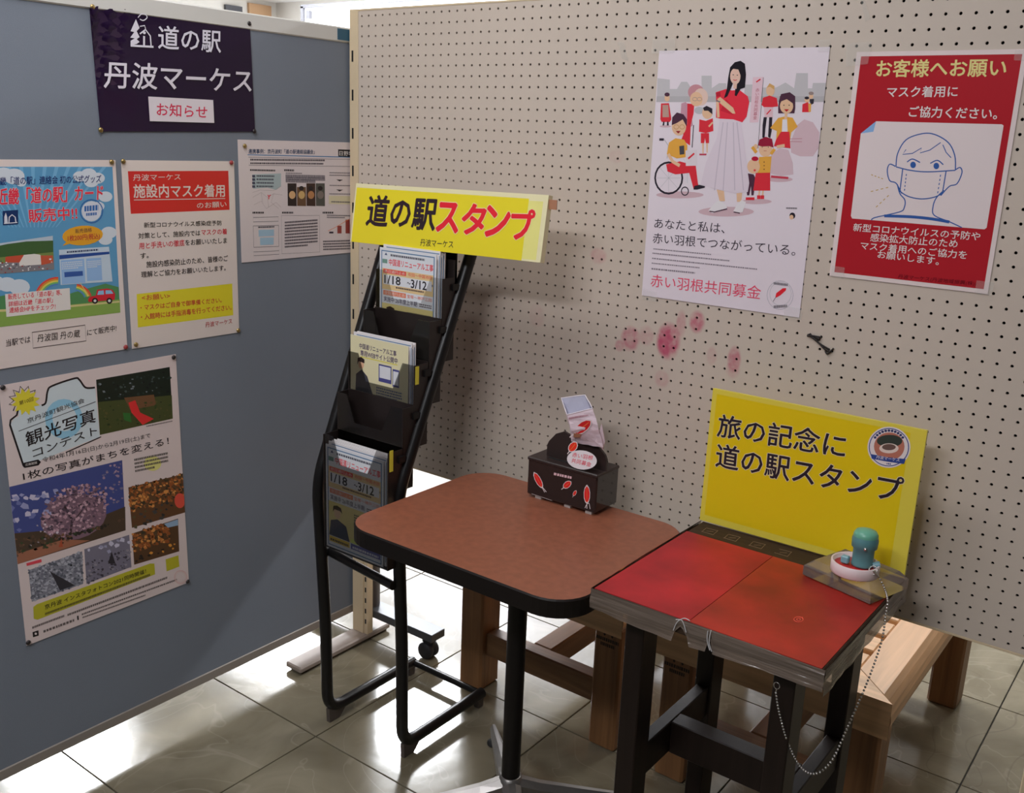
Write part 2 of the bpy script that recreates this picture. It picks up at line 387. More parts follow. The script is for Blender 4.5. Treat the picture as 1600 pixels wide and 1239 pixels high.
p_ = onX(363, 14, -6.6); struct(box('trim_5', (-6.6, p_.y - .1, p_.z - .03), (-6.57, p_.y + .1, p_.z + .03), dk))
def ceiling_lamp(x, y, sx, sy, st, lab):
    e = empty('ceiling_lamp', (x, y, 2.75), lab, 'lamp')
    wm_ = mat('lamp_housing', (.8, .8, .8), .4)
    MB().box((x - sx, y - sy, 2.725), (x + sx, y + sy, 2.75), wm_, .004).build('housing', e)
    box('diffuser', (x - sx * .95, y - sy * .8, 2.716), (x + sx * .95, y + sy * .8, 2.725), mat('diffuser_%g' % st, (1, 1, 1), .5, emit=(1, .99, .96, st)), e)
ceiling_lamp(-2.45, 2.92, .28, .32, 10, 'lit ceiling lamp far behind the pegboard on the left')
ceiling_lamp(1.2, 2.6, .62, .15, 8, 'lit ceiling lamp behind the pegboard above the cedar bench')
ceiling_lamp(.45, -1.0, .62, .15, 6, 'lit ceiling lamp nearest the corner between partition and pegboard')
ceiling_lamp(1.2, -2.7, .62, .15, 6, 'lit ceiling lamp over the viewer in front of the tables')
ceiling_lamp(-3.9, 1.0, .32, .32, 14, 'lit ceiling lamp above the floor beyond the blue partition')
ceiling_lamp(-4.1, 2.95, .7, .3, 12, 'lit ceiling lamp farthest behind the blue partition')
#==================================================================== BLUE PARTITION
PX = -.053
blue = mat('blue_cloth_panel', C(104, 110, 120, 1.6), .95, bump=.25, bscale=900, var=.03, vscale=3)
alu = mat('brushed_aluminium', (.55, .54, .52), .38, .7, var=.05, vscale=8)
pt = empty('partition', (PX - .017, -1.2, 0), 'blue cloth office partition with aluminium rails and pinned papers', 'partition')
box('panel', (PX - .03, -2.6, .10), (PX, .075, 1.735), blue, pt)
MB().box((PX - .034, -2.6, 1.735), (PX + .004, .08, 1.773), mat('cream_rail', (.72, .70, .66), .35), .003).build('top_rail', pt)
MB().box((PX - .034, -2.6, .078), (PX + .003, .045, .104), mat('bottom_rail_grey', (.36, .32, .29), .45, .3), .002).build('bottom_rail', pt)
box('rail_label', (PX + .004, -.04, 1.74), (PX + .0048, .06, 1.768), mat('teal_label', (.03, .12, .2), .4), pt)
MB().tube([(-.022, .065, .085), (-.022, .065, 1.76)], .0225, mat('dark_post', (.16, .15, .155), .4, .3), 16).build('end_post', pt)
bm = MB(); ma = mat('grey_foot_beam', (.085, .09, .10), .4, .2)
bm.box((-.30, .035, .068), (.25, .095, .093), ma, .002); bm.build('foot_beam', pt)
for x, nm in ((.215, 'caster'), (-.27, 'caster')):
    c = MB(); bk = mat('black_rubber', (.02, .02, .022), .55)
    c.lathe((x - .001, .042, .026), [(.012, 0), (.024, .001), (.026, .004), (.026, .014), (.024, .017), (.012, .018)], bk, 20, (0, 1, 0))
    c.lathe((x - .001, .066, .026), [(.012, 0), (.024, .001), (.026, .004), (.026, .014), (.024, .017), (.012, .018)], bk, 20, (0, 1, 0))
    c.box((x - .02, .056, .02), (x + .02, .07, .066), bk, .003); c.box((x - .016, .05, .05), (x + .016, .08, .069), bk, .002)
    c.build(nm, pt)
#==================================================================== PEGBOARD
def peg_mat():
    M = mat('pegboard_hardboard', C(160, 148, 137), .55, bump=.1, bscale=60)
    nt = M.node_tree; N = nt.nodes; L = nt.links; B = N['Principled BSDF']
    g = N.new('ShaderNodeNewGeometry'); prev = None
    base = N.new('ShaderNodeTexNoise'); base.inputs['Scale'].default_value = 2.5; L.new(g.outputs['Position'], base.inputs['Vector'])
    m0 = N.new('ShaderNodeMix'); m0.data_type = 'RGBA'; c = C(160, 148, 137); m0.inputs[6].default_value = (*[v * .95 for v in c], 1); m0.inputs[7].default_value = (*[v * 1.04 for v in c], 1)
    L.new(base.outputs[0], m0.inputs[0]); prev = m0.outputs[2]
    ns = N.new('ShaderNodeTexNoise'); ns.inputs['Scale'].default_value = 55; ns.inputs['Detail'].default_value = 5; L.new(g.outputs['Position'], ns.inputs['Vector'])
    pink = (.55, .10, .17)
    for x, y, rx, ry, a in ((1044, 533, .028, .040, 1.0), (1040, 536, .020, .028, .8), (985, 529, .024, .028, .7), (968, 540, .012, .014, .5), (1064, 507, .012, .03, .45), (1089, 503, .018, .024, .8), (1112, 556, .012, .02, .25),
                            (1147, 562, .015, .028, .7), (935, 400, .022, .018, .35), (963, 244, .02, .015, .14), (1034, 592, .018, .02, .3), (1145, 578, .016, .018, .25), (839, 494, .022, .03, .14), (1010, 525, .02, .022, .3), (1215, 690, .04, .02, .08)):
        p = onY(x, y, 0)
        s1 = N.new('ShaderNodeVectorMath'); s1.operation = 'SUBTRACT'; s1.inputs[1].default_value = p; L.new(g.outputs['Position'], s1.inputs[0])
        s2 = N.new('ShaderNodeVectorMath'); s2.operation = 'MULTIPLY'; s2.inputs[1].default_value = (1 / rx, 0, 1 / ry); L.new(s1.outputs[0], s2.inputs[0])
        ln = N.new('ShaderNodeVectorMath'); ln.operation = 'LENGTH'; L.new(s2.outputs[0], ln.inputs[0])
        r = N.new('ShaderNodeMapRange'); r.inputs[1].default_value = 1.15; r.inputs[2].default_value = .75; r.inputs[3].default_value = 0; r.inputs[4].default_value = a; L.new(ln.outputs['Value'], r.inputs[0])
        q = N.new('ShaderNodeMapRange'); q.inputs[1].default_value = .33; q.inputs[2].default_value = .6; q.inputs[3].default_value = .4; q.inputs[4].default_value = 1; L.new(ns.outputs[0], q.inputs[0])
        mu = N.new('ShaderNodeMath'); mu.operation = 'MULTIPLY'; L.new(r.outputs[0], mu.inputs[0]); L.new(q.outputs[0], mu.inputs[1])
        mx = N.new('ShaderNodeMix'); mx.data_type = 'RGBA'; mx.inputs[7].default_value = (*pink, 1); L.new(prev, mx.inputs[6]); L.new(mu.outputs[0], mx.inputs[0]); prev = mx.outputs[2]
    L.new(prev, B.inputs['Base Color']); return M
PM = peg_mat()
pg = empty('pegboard_stand', (.9, .015, 0), 'beige free-standing pegboard with round holes and pink ink stains', 'pegboard')
vs = []; fs = []; hr = .0030; P = .025
ring = [(-1, -1), (0, -1), (1, -1), (1, 0), (1, 1), (0, 1), (-1, 1), (-1, 0)]
ang = [math.atan2(b, a) for a, b in ring]
for c in range(72):
    for r in range(48):
        X = c * P; Z = 1.8 - r * P; o = len(vs)
        vs += [(X + a * P / 2, 0, Z + b * P / 2) for a, b in ring]
        vs += [(X + hr * math.cos(t), 0, Z + hr * math.sin(t)) for t in ang]
        vs += [(X + hr * math.cos(t), .004, Z + hr * math.sin(t)) for t in ang]
        for k in range(8):
            j = (k + 1) % 8
            fs.append((o + k, o + j, o + 8 + j, o + 8 + k)); fs.append((o + 8 + k, o + 8 + j, o + 16 + j, o + 16 + k))
MB().add(vs, fs, PM).build('perforated_sheet', pg)
box('hole_shade_sheet', (-.0125, .011, .6125), (1.7875, .014, 1.8125), mat('hole_shade_black', (.012, .011, .01), .9), pg)  # black sheet standing in for the shade inside the hollow board
box('back_sheet', (-.0125, .024, .6125), (1.7875, .028, 1.8125), PM, pg)
cream = mat('cream_frame_metal', C(178, 160, 132, 1.7), .4, var=.05, vscale=6)
def frame_post(x0, x1, nm):
    b = MB(); b.box((x0, -.002, .60), (x1, .031, 1.818), cream, .002); o = b.build(nm, pg); return o
fp = frame_post(-.046, -.0135, 'frame_post'); frame_post(1.789, 1.82, 'frame_post')
sl = MB()
for k in range(12):
    z = onY(553, 267, 0).z + .0985 * (k - 7)
    if z < .62 or z > 1.79: continue
    sl.box((-.036, -.0026, z - .014), (-.030, -.0015, z + .014), mat('slot_black', (.01, .01, .01), .8))
tag(sl.build('slot', fp), kind='stuff')
MB().box((-.0135, .0, 1.8125), (1.79, .03, 1.818), cream, .001).build('frame_rail', pg)
MB().box((-.0135, .0, .607), (1.79, .03, .6125), cream, .001).build('frame_rail', pg)
for x0, s_ in ((-.044, 1), (1.79, 1)):
    b = MB(); b.box((x0, 0, .025), (x0 + .046, .03, .60), cream, .002); lg = b.build('leg', pg)
    b = MB(); b.box((x0 + .046, .004, .025), (x0 + .06, .028, .60), cream, .001)
    for k in range(14): b.box((x0 + .0505, .003, .06 + .035 * k), (x0 + .0555, .0041, .075 + .035 * k), MATS['slot_black'])
    b.build('slotted_strip', lg)
    b = MB(); b.box((x0 - .005, -.26, .008), (x0 + .06, .105, .026), mat('worn_cream_metal', C(122, 110, 102, 1.7), .45, var=.12, vscale=14), .004)
    b.box((x0 + .005, -.25, 0), (x0 + .05, -.22, .009), bk, .002); b.box((x0 + .005, .07, 0), (x0 + .05, .10, .009), bk, .002)
    b.build('foot_bar', pg)
#==================================================================== BROWN TABLE
TZ = .72
def rrect(x0, y0, x1, y1, r, n=8):
    out = []
    for cx, cy, a0 in ((x1 - r, y1 - r, 0), (x0 + r, y1 - r, 90), (x0 + r, y0 + r, 180), (x1 - r, y0 + r, 270)):
        for k in range(n + 1): a = math.radians(a0 + 90 * k / n); out.append((cx + r * math.cos(a), cy + r * math.sin(a)))
    return out
tb = empty('side_table', (.83, -.357, 0), 'reddish brown laminate table with rounded corners and black edge', 'table')
R1 = rrect(.542, -.592, 1.117, -.122, .075)
lam = mat('brown_laminate', C(140, 84, 62, 1.15), .36, var=.12, vscale=60, bump=.05, bscale=120)
MB().prism([(x, y, TZ - .002) for x, y in R1], (0, 0, .002), lam).build('tabletop', tb)
edge = mat('black_edge_rubber', (.010, .007, .006), .45, spec=.25)
R2 = rrect(.539, -.595, 1.120, -.119, .078); e = MB(); R2i = R1
n = len(R2); e.add([(x, y, TZ - .036) for x, y in R2] + [(x, y, TZ - .003) for x, y in R2] + [(x, y, TZ) for x, y in R1] + [(x, y, TZ - .036) for x, y in R1],
      [(i, (i + 1) % n, n + (i + 1) % n, n + i) for i in range(n)] + [(n + i, n + (i + 1) % n, 2 * n + (i + 1) % n, 2 * n + i) for i in range(n)] + [tuple(range(3 * n, 4 * n))[::-1]] + [(3 * n + i, 3 * n + (i + 1) % n, (i + 1) % n, i) for i in range(n)], edge)
e.build('edge_band', tb)
cx, cy = .836, -.352
MB().tube([(cx, cy, .115), (cx, cy, TZ - .036)], .0212, mat('black_pole', (.008, .006, .006), .4, spec=.3), 20).build('pole', tb)
MB().box((cx - .15, cy - .02, TZ - .05), (cx + .15, cy + .02, TZ - .036), edge, .003).box((cx - .02, cy - .15, TZ - .05), (cx + .02, cy + .15, TZ - .036), edge, .003).build('mounting_plate', tb)
chrome = mat('cast_aluminium', (.30, .28, .265), .36, .8, var=.05, vscale=20)
MB().lathe((cx, cy, .055), [(.034, 0), (.034, .02), (.028, .045), (.0245, .062), (.022, .063)], chrome, 24).build('hub', tb)
for dx, dy in ((-1, 1), (-1, -1), (1, -1), (1, 1)):
    d = V3((dx * .707, dy * .707, 0)); s_ = V3((-d.y, d.x, 0)); c0 = V3((cx, cy, 0)); L = MB()
    secs = [(.02, .022, .05, .112), (.07, .019, .045, .095), (.17, .015, .038, .072), (.27, .0115, .032, .05), (.31, .009, .03, .042)]
    vv = []
    for (t, w, zb, zt) in secs:
        p = c0 + d * t
        vv += [p - s_ * w + V3((0, 0, zb)), p + s_ * w + V3((0, 0, zb)), p + s_ * w + V3((0, 0, zt - .012)), p + s_ * w * .35 + V3((0, 0, zt)), p - s_ * w * .35 + V3((0, 0, zt)), p - s_ * w + V3((0, 0, zt - .012))]
    ff = []
    for i in range(len(secs) - 1):
        for k in range(6): ff.append((i * 6 + k, i * 6 + (k + 1) % 6, i * 6 + 6 + (k + 1) % 6, i * 6 + 6 + k))
    ff += [tuple(range(6))[::-1], tuple(range(24, 30))]
    L.add(vv, ff, chrome); lg = L.build('leg', tb)
    q = c0 + d * .285
    MB().lathe((q.x, q.y, 0), [(.018, 0), (.019, .006), (.012, .012), (.005, .014), (.005, .034)], bk, 16).build('glide', lg)
#==================================================================== STAMP TABLE (dark wood, red mat, clear vinyl)
SZ = .74; sx0, sx1, sy0, sy1 = 1.126, 1.552, -.530, -.096
st = empty('stamp_table', (1.34, -.31, 0), 'small dark wooden table with red mat under clear vinyl, beside the brown table', 'table')
dwood = mat('dark_stained_wood', (.016, .009, .007), .42, spec=.3, var=.25, grain=(60, 60, 3))
dtop = mat('dark_brown_top', C(58, 44, 34, 1.2), .6, spec=.15, var=.2, grain=(3, 60, 60))
MB().box((sx0 + .002, sy0 + .002, SZ - .03), (sx1 - .002, sy1, SZ - .0035), dtop, .002).build('tabletop', st)
redm = mat('red_felt_mat', C(152, 25, 32, 1.5), .5, var=.28, vscale=7); redm2 = mat('worn_red_felt_mat', C(136, 30, 25, 1.55), .45, var=.32, vscale=9)
xm = onZ(1085, 962, SZ).x
MB().box((sx0 + .003, sy0 + .004, SZ - .0035), (xm - .0006, -.172, SZ - .0022), redm, 0).build('red_mat', st)
MB().box((xm + .0006, sy0 + .004, SZ - .0035), (sx1 - .006, -.172, SZ - .0022), redm2, 0).build('red_mat', st)['label'] = 'worn darker red half of the mat'
# scratched mark in the mat
sk = MB(); mk = mat('scratch_orange', C(214, 90, 70, 1.75), .5)
c0 = onZ(1248, 966, SZ)
for rr_, w_ in ((.0095, .0008), (.004, .0007)):
    sk.tube([(c0.x + rr_ * .75 * math.cos(a), c0.y + rr_ * math.sin(a) * 1.1, SZ - .0021) for a in [i * .35 for i in range(18)]], w_, mk, 5, closed=True)
sk.tube([(c0.x, c0.y + .008, SZ - .0021), (c0.x + .002, c0.y + .013, SZ - .0021)], .0006, mk, 5)
sk.build('scratched_mark', st)
# drawn outlines on the brown margin (worn white characters)
mg = MB(); mw = mat('worn_chalk_marks', C(112, 92, 70, 1.7), .6)
for i, x in enumerate((1.165, 1.215, 1.27, 1.325)):
    for a, b in (((-.014, -.012), (.014, -.012)), ((-.014, .012), (.012, .014)), ((-.012, -.012), (-.014, .01)), ((.013, -.01), (.011, .013)), ((-.006, -.004), (.006, .004))):
        if random.random() < .85: mg.tube([(x + a[0], -.138 + a[1], SZ - .0036), (x + b[0], -.138 + b[1], SZ - .0036)], .0006, mw, 4)
mg.build('worn_outline_marks', st)
def vinyl():
    M = bpy.data.materials.new('clear_vinyl'); M.use_nodes = True; nt = M.node_tree; N = nt.nodes; L = nt.links
    out = N['Material Output']; N.remove(N['Principled BSDF'])
    tr = N.new('ShaderNodeBsdfTransparent'); gl = N.new('ShaderNodeBsdfGlossy'); gl.inputs['Roughness'].default_value = .16
    tc = N.new('ShaderNodeTexCoord'); mp = N.new('ShaderNodeMapping'); mp.inputs['Scale'].default_value = (5, 5, 130); nz = N.new('ShaderNodeTexNoise'); nz.inputs['Scale'].default_value = 1; nz.inputs['Distortion'].default_value = .6; bp = N.new('ShaderNodeBump'); bp.inputs['Strength'].default_value = .9; bp.inputs['Distance'].default_value = .004
    L.new(tc.outputs['Object'], mp.inputs[0]); L.new(mp.outputs[0], nz.inputs[0]); L.new(nz.outputs[0], bp.inputs['Height']); L.new(bp.outputs[0], gl.inputs['Normal'])
    df = N.new('ShaderNodeBsdfDiffuse'); L.new(bp.outputs[0], df.inputs['Normal']); df.inputs[0].default_value = (.19, .145, .115, 1)
    fr = N.new('ShaderNodeFresnel'); fr.inputs[0].default_value = 1.45
    a = N.new('ShaderNodeMixShader'); a.inputs[0].default_value = .80; L.new(tr.outputs[0], a.inputs[1]); L.new(df.outputs[0], a.inputs[2])
    b = N.new('ShaderNodeMixShader'); L.new(fr.outputs[0], b.inputs[0]); L.new(a.outputs[0], b.inputs[1]); L.new(gl.outputs[0], b.inputs[2]); L.new(b.outputs[0], out.inputs[0]); return M
VN = vinyl()
top_v = mat('clear_vinyl_top', (.9, .9, .9), .12, alpha=.0, spec=.06)
MB().box((sx0, sy0, SZ - .0012), (sx1, sy1, SZ), top_v).build('vinyl_cover', st)
# wrinkled skirt round the edge
random.seed(3)
def skirt(path, name, zb):
    # path: xy points outward; build wavy curtain of rows
    n_ = 90; Lp = [V3((a[0], a[1], 0)) for a in path]; seg = [0]
    for i in range(1, len(Lp)): seg.append(seg[-1] + (Lp[i] - Lp[i - 1]).length)
    rows = 6; vv = []; ph = [random.random() * 6 for _ in range(4)]
    for i in range(n_ + 1):
        t = seg[-1] * i / n_; k = max(j for j in range(len(seg)) if seg[j] <= t + 1e-9); k = min(k, len(Lp) - 2)
        u = (t - seg[k]) / (seg[k + 1] - seg[k]); p = Lp[k].lerp(Lp[k + 1], u); d = (Lp[k + 1] - Lp[k]).normalized(); nn = V3((d.y, -d.x, 0))
        for r in range(rows + 1):
            f = r / rows
            wv = .0009 * f * (math.sin(t * 60 + ph[0] + f * 2) + .6 * math.sin(t * 130 + ph[1] - f * 3)) + .0012 * math.sin(f * 9 + t * 9 + ph[2])
            z = SZ - .001 - f * (zb(t / seg[-1]))
            vv.append(p + nn * (.001 + wv + .002 * f) + V3((0, 0, z)))
    ff = [(i * (rows + 1) + r, i * (rows + 1) + r + 1, (i + 1) * (rows + 1) + r + 1, (i + 1) * (rows + 1) + r) for i in range(n_) for r in range(rows)]
    MB().add([p - V3((0, 0, 0)) for p in vv], ff, VN, True).build(name, st)
t1_ = (onY(1066, 975, sy0).x - sx0) / (sx1 - sx0); t2_ = (onY(1109, 1000, sy0).x - sx0) / (sx1 - sx0)
def zf(t):                                              # torn away around the notch
    z = .040 + .004 * math.sin(t * 6 - .5)
    if abs(t - t1_) < .036: z = .010 + .02 * abs(t - t1_) / .036
    if abs(t - t2_) < .008: z = .02
    return z
skirt([(sx0 - .001, sy0), (sx1 + .001, sy0)], 'vinyl_skirt', zf)
skirt([(sx1, sy0 - .001), (sx1, sy1)], 'vinyl_skirt', lambda t: .046)
skirt([(sx0, sy1), (sx0, sy0)], 'vinyl_skirt', lambda t: .03)
tp = mat('torn_vinyl_edge', (.62, .60, .6), .3)
tn = MB(); 
for pts in ([(1052, 985), (1058, 972), (1069, 966), (1078, 970)], [(1056, 968), (1066, 970), (1072, 988)]):
    tn.tube(smooth_path([onY(x, y, sy0 - .006) for x, y in pts], 4), .0008, tp, 6)
tn.build('torn_edge', st); tn = MB()
for pts in ([(1111, 985), (1108, 1003), (1112, 1018)], [(1106, 986), (1105, 1001), (1109, 1016)]):
    tn.tube(smooth_path([onY(x, y, sy0 - .006) for x, y in pts], 4), .0009, tp, 6)
tn.build('torn_edge', st)
lx0, lx1, ly0, ly1 = 1.178, 1.497, -.490, -.115
for a in (lx0, lx1 - .038):
    for b in (ly0, ly1 - .055):
        MB().box((a, b, 0), (a + .038, b + .055, SZ - .03), dwood, .002).build('leg', st)
MB().box((lx0 + .006, ly0 + .055, .335), (lx0 + .032, ly1 - .055, .405), dwood, .002).build('stretcher', st)
MB().box((lx1 - .032, ly0 + .055, .335), (lx1 - .006, ly1 - .055, .405), dwood, .002).build('stretcher', st)
MB().box((lx0 + .032, -.335, .335), (lx1 - .032, -.295, .405), dwood, .002).build('stretcher', st)
for a, b, c_, d in ((lx0 + .038, ly0 + .008, lx1 - .038, ly0 + .026), (lx0 + .038, ly1 - .026, lx1 - .038, ly1 - .008)):
    MB().box((a, b, SZ - .045), (c_, d, SZ - .03), dwood, .001).build('apron', st)
#==================================================================== WOODEN BENCHES
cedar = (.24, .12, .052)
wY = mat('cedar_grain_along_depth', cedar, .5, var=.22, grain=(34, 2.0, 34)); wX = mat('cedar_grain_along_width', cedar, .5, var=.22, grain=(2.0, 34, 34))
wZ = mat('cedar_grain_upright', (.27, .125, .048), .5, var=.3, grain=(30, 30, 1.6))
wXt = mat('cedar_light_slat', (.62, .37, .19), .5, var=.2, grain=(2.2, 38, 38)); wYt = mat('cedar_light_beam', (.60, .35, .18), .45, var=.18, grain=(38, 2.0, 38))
burn = mat('burnt_lettering', (.03, .015, .008), .7)
def bench(x0, x1, lab):
    y0, y1, zt, th, w = -.020, .93, .43, .085, .10
    b = empty('bench', ((x0 + x1) / 2, (y0 + y1) / 2, 0), lab, 'bench')
    def beam(xo, xi, side):                             # side beam along Y with mitred ends and a rounded outer edge
        sgn = 1 if xo > xi else -1; prof = []
        for k in range(9):
            a = math.radians(-60 + 120 * k / 8); prof.append((xo - sgn * (.028 * (1 - math.cos(a)) / .5), zt - th / 2 + th / 2 * math.sin(a) / math.sin(math.radians(60))))
        prof = prof + [(xi, zt), (xi, zt - th)]
        def yy(x, front):
            t = min(1, abs(x - xo) / w); return (y0 + t * w) if front else (y1 - t * w)
        A = [(x, yy(x, True), z) for x, z in prof]; B = [(x, yy(x, False), z) for x, z in prof]; n_ = len(prof)
        fl = [tuple(range(n_)), tuple(range(2 * n_ - 1, n_ - 1, -1))] + [((i + 1) % n_, i, n_ + i, n_ + (i + 1) % n_) for i in range(n_)]
        if sgn < 0: fl = [f[::-1] for f in fl]
        MB().add(A + B, fl, wYt).build('seat_beam', b)
    g_ = .0016
    beam(x1, x1 - w, 1); beam(x0, x0 + w, -1)
    for yo, yi in ((y0, y0 + w), (y1, y1 - w)):
        pts = [(x0 + g_ * 1.5, yo, zt - th), (x1 - g_ * 1.5, yo, zt - th), (x1 - w - g_ * 1.5, yi, zt - th), (x0 + w + g_ * 1.5, yi, zt - th)]
        if yo > yi: pts = pts[::-1]
        MB().prism(pts, (0, 0, th - .0005), wXt).build('seat_beam', b)
    ys = y0 + w + .004
    while ys + .075 < y1 - w:
        MB().box((x0 + w + .002, ys, zt - .03), (x1 - w - .002, ys + .072, zt - .001), wXt, .003).build('slat', b); ys += .0925
    for i, lx in enumerate((x0 + .022, x1 - .022 - .078)):
        for ly in (y0 + .035, y1 - .115):
            o = MB().box((lx, ly, 0), (lx + .078, ly + .085, zt - th), wZ, .006).build('leg', b)
            if ly < 0.3 and ((i == 1 and x0 < .5) or (i == 0 and x0 > .5)):
                z = zt - th - .02; t = MB(); sh = Sheet((lx + .004, ly, z - .05), (lx + .074, ly, z - .05), (lx + .004, ly, z), th=.0); sh.raw = True; sh.k = .3
                sh.ell((.026, .046), .003, .004, (70, 40, 25), 1); sh.ell((.048, .046), .003, .004, (70, 40, 25), 1)
                sh.dashes((.002, .028), (.068, .028), (.002, .038), (70, 40, 25), n=9, fill=.9); sh.dashes((.016, .014), (.056, .014), (.016, .024), (70, 40, 25), n=6, fill=.9)
                sh.tx.add([tuple(v) for v in sh.mb.v], sh.mb.f, burn); sh.tx.ms = [burn]; sh.tx.m = [0] * len(sh.tx.f)
                sh.tx.build('burnt_lettering', o)
    for ly in (y0 + .055, y1 - .095):
        MB().box((x0 + .10, ly, .105), (x1 - .10, ly + .045, .175), wX, .004).build('stretcher', b)
    MB().box(((x0 + x1) / 2 - .05, y0 + .10, .105), ((x0 + x1) / 2 + .01, y1 - .095, .175), wY, .004).build('stretcher', b)
    return b
bench(.352, .912, 'cedar bench under the pegboard behind the brown laminate table')
bench(.985, 1.546, 'cedar slatted bench at right under the pegboard behind the stamp table')
#==================================================================== BROCHURE RACK
rk = empty('brochure_rack', (.39, -.2, 0), 'black tubular brochure rack with stepped smoky pockets, in the corner beside the partition', 'brochure rack')
blk = mat('black_tube_paint', (.008, .007, .007), .34, spec=.35)
XL, XR, RT = .240, .494, .0150
for x in (XL, XR):
    if x == XL: lo, b1, hi = onX(508, 1075, x), onX(496, 752, x), onX(573, 485, x)
    else: lo, b1, hi = onX(625, 1145, x), onX(621, 775, x), onX(735, 400, x)
    d_ = (hi - b1); tp_ = b1 + d_ * ((1.30 - b1.z) / d_.z)
    pts = fillet([tp_, b1, V3((x, lo.y + .004, .3)), V3((x, lo.y + .008, .036)), V3((x, -.01, .036))], .055, 7)
    pts[-1] = V3((x, onZ(*((640, 1030) if x == XL else (757, 1084)), .036).y, .036)); yb2 = pts[-1].y; yf2 = lo.y + .01; ytop = tp_.y
    MB().tube(pts, RT, blk, 14).build('side_tube', rk)
    pf = mat('foot_glide_brown', (.10, .08, .07), .45)
    f = MB(); f.hexa([(x - .006, yf2, 0), (x + .006, yf2, 0), (x + .006, yf2 + .035, 0), (x - .006, yf2 + .035, 0), (x - .006, yf2 - .002, .04), (x + .006, yf2 - .002, .04), (x + .006, yf2 + .06, .026), (x - .006, yf2 + .06, .026)], pf)
    f.build('foot_glide', rk); f = MB()
    f.hexa([(x - .008, yb2 - .022, 0), (x + .008, yb2 - .022, 0), (x + .008, yb2 - .004, 0), (x - .008, yb2 - .004, 0), (x - .008, yb2 - .026, .03), (x + .008, yb2 - .026, .03), (x + .008, yb2, .03), (x - .008, yb2, .03)], pf)
    f.build('foot_glide', rk)
_a, _b = onX(515, 862, XL), onX(615, 893, XR)
MB().tube([(XL, _a.y, _a.z), (XR, _b.y, _a.z)], .011, blk, 12).build('crossbar', rk)
MB().tube([(XL, yb2 - .006, .036), (XR, yb2 - .006, .036)], .009, blk, 12).build('crossbar', rk)
MB().tube([(XL, ytop, 1.295), (XR, ytop, 1.295)], .009, blk, 12).build('crossbar', rk)
box('back_panel', (XL + .012, -.168, 1.12), (XR - .012, -.163, 1.345), blk, rk)
smoke = mat('smoky_plastic', (.02, .018, .016), .12, alpha=.38, spec=.5); smoke_k = mat('dark_smoky_plastic', (.018, .016, .014), .2, alpha=.80, spec=.5); smoke_t = mat('clear_smoky_plastic', (.05, .045, .02), .12, alpha=.14, spec=.5); smoke_d = mat('black_pocket_plastic', (.020, .014, .013), .32)  # faint maroon in the black pocket plastic imitates reflected brown
tagm = mat('yellow_label_insert', C(200, 190, 60, 1.5), .5)
PK = []
pxa, pxb = .283, .493
for k in range(5):
    zt = .815 + .0945 * k; yf = (-.402, -.356, -.320, -.270, -.228)[k]; dep = (.046, .034, .044, .038, .040)[k]; zb = .528 if k == 0 else zt - .195; yb = yf + dep
    p = empty('pocket', (0, 0, 0)); p.parent = rk; p.location = V3((.388, yf, zb)) - V3(rk['_w']); p['_w'] = (.388, yf, zb)
    b = MB(); ft = .0022
    cb = zt - .065                                       # bottom of the cutout
    out = [(pxa, yf, zb), (pxb, yf, zb), (pxb, yf, zt), (pxb - .035, yf, zt), (pxb - .065, yf, cb), (pxa + .055, yf, cb), (pxa + .03, yf, zt), (pxa, yf, zt)]
    b.prism(out, (0, ft, 0), (smoke, smoke_k, smoke, smoke_k, smoke_t)[k])
    fo = b.build('front_plate', p)
    b = MB()
    b.box((pxa - ft, yf, zb), (pxa, yb, zt), smoke_d); b.box((pxb, yf, zb), (pxb + ft, yb, zt - .0), smoke_d)
    b.box((pxa, yf + ft, zb), (pxb, yb, zb + ft), smoke_d)
    b.build('side_and_floor', p)
    b = MB(); b.box((pxa - ft, yb, zb), (pxb + ft, yb + ft, zt + (.003 if k < 4 else .04)), smoke_d); b.build('back_plate', p)
    PK.append((yf, yb, zb, zt))
    if k in (0, 2): box('label_insert', (pxb + ft, yf + .004, zt - .045), (pxb + ft + .001, yf + .015, zt - .003) if k else (pxb + ft + .001, yf + .015, zt + .005), tagm, p)
    if k == 4: box('label_insert', (pxa - ft - .001, yf + .004, zt - .055), (pxa - ft, yf + .015, zt - .01), tagm, p)
    for sx_ in (pxa - ft - .006, pxb + ft):                 # clips to the tubes
        b = MB(); b.box((sx_, yf + .03, zt - .03), (sx_ + .006, yf + .05, zt - .015), blk); b.build('clip', p)
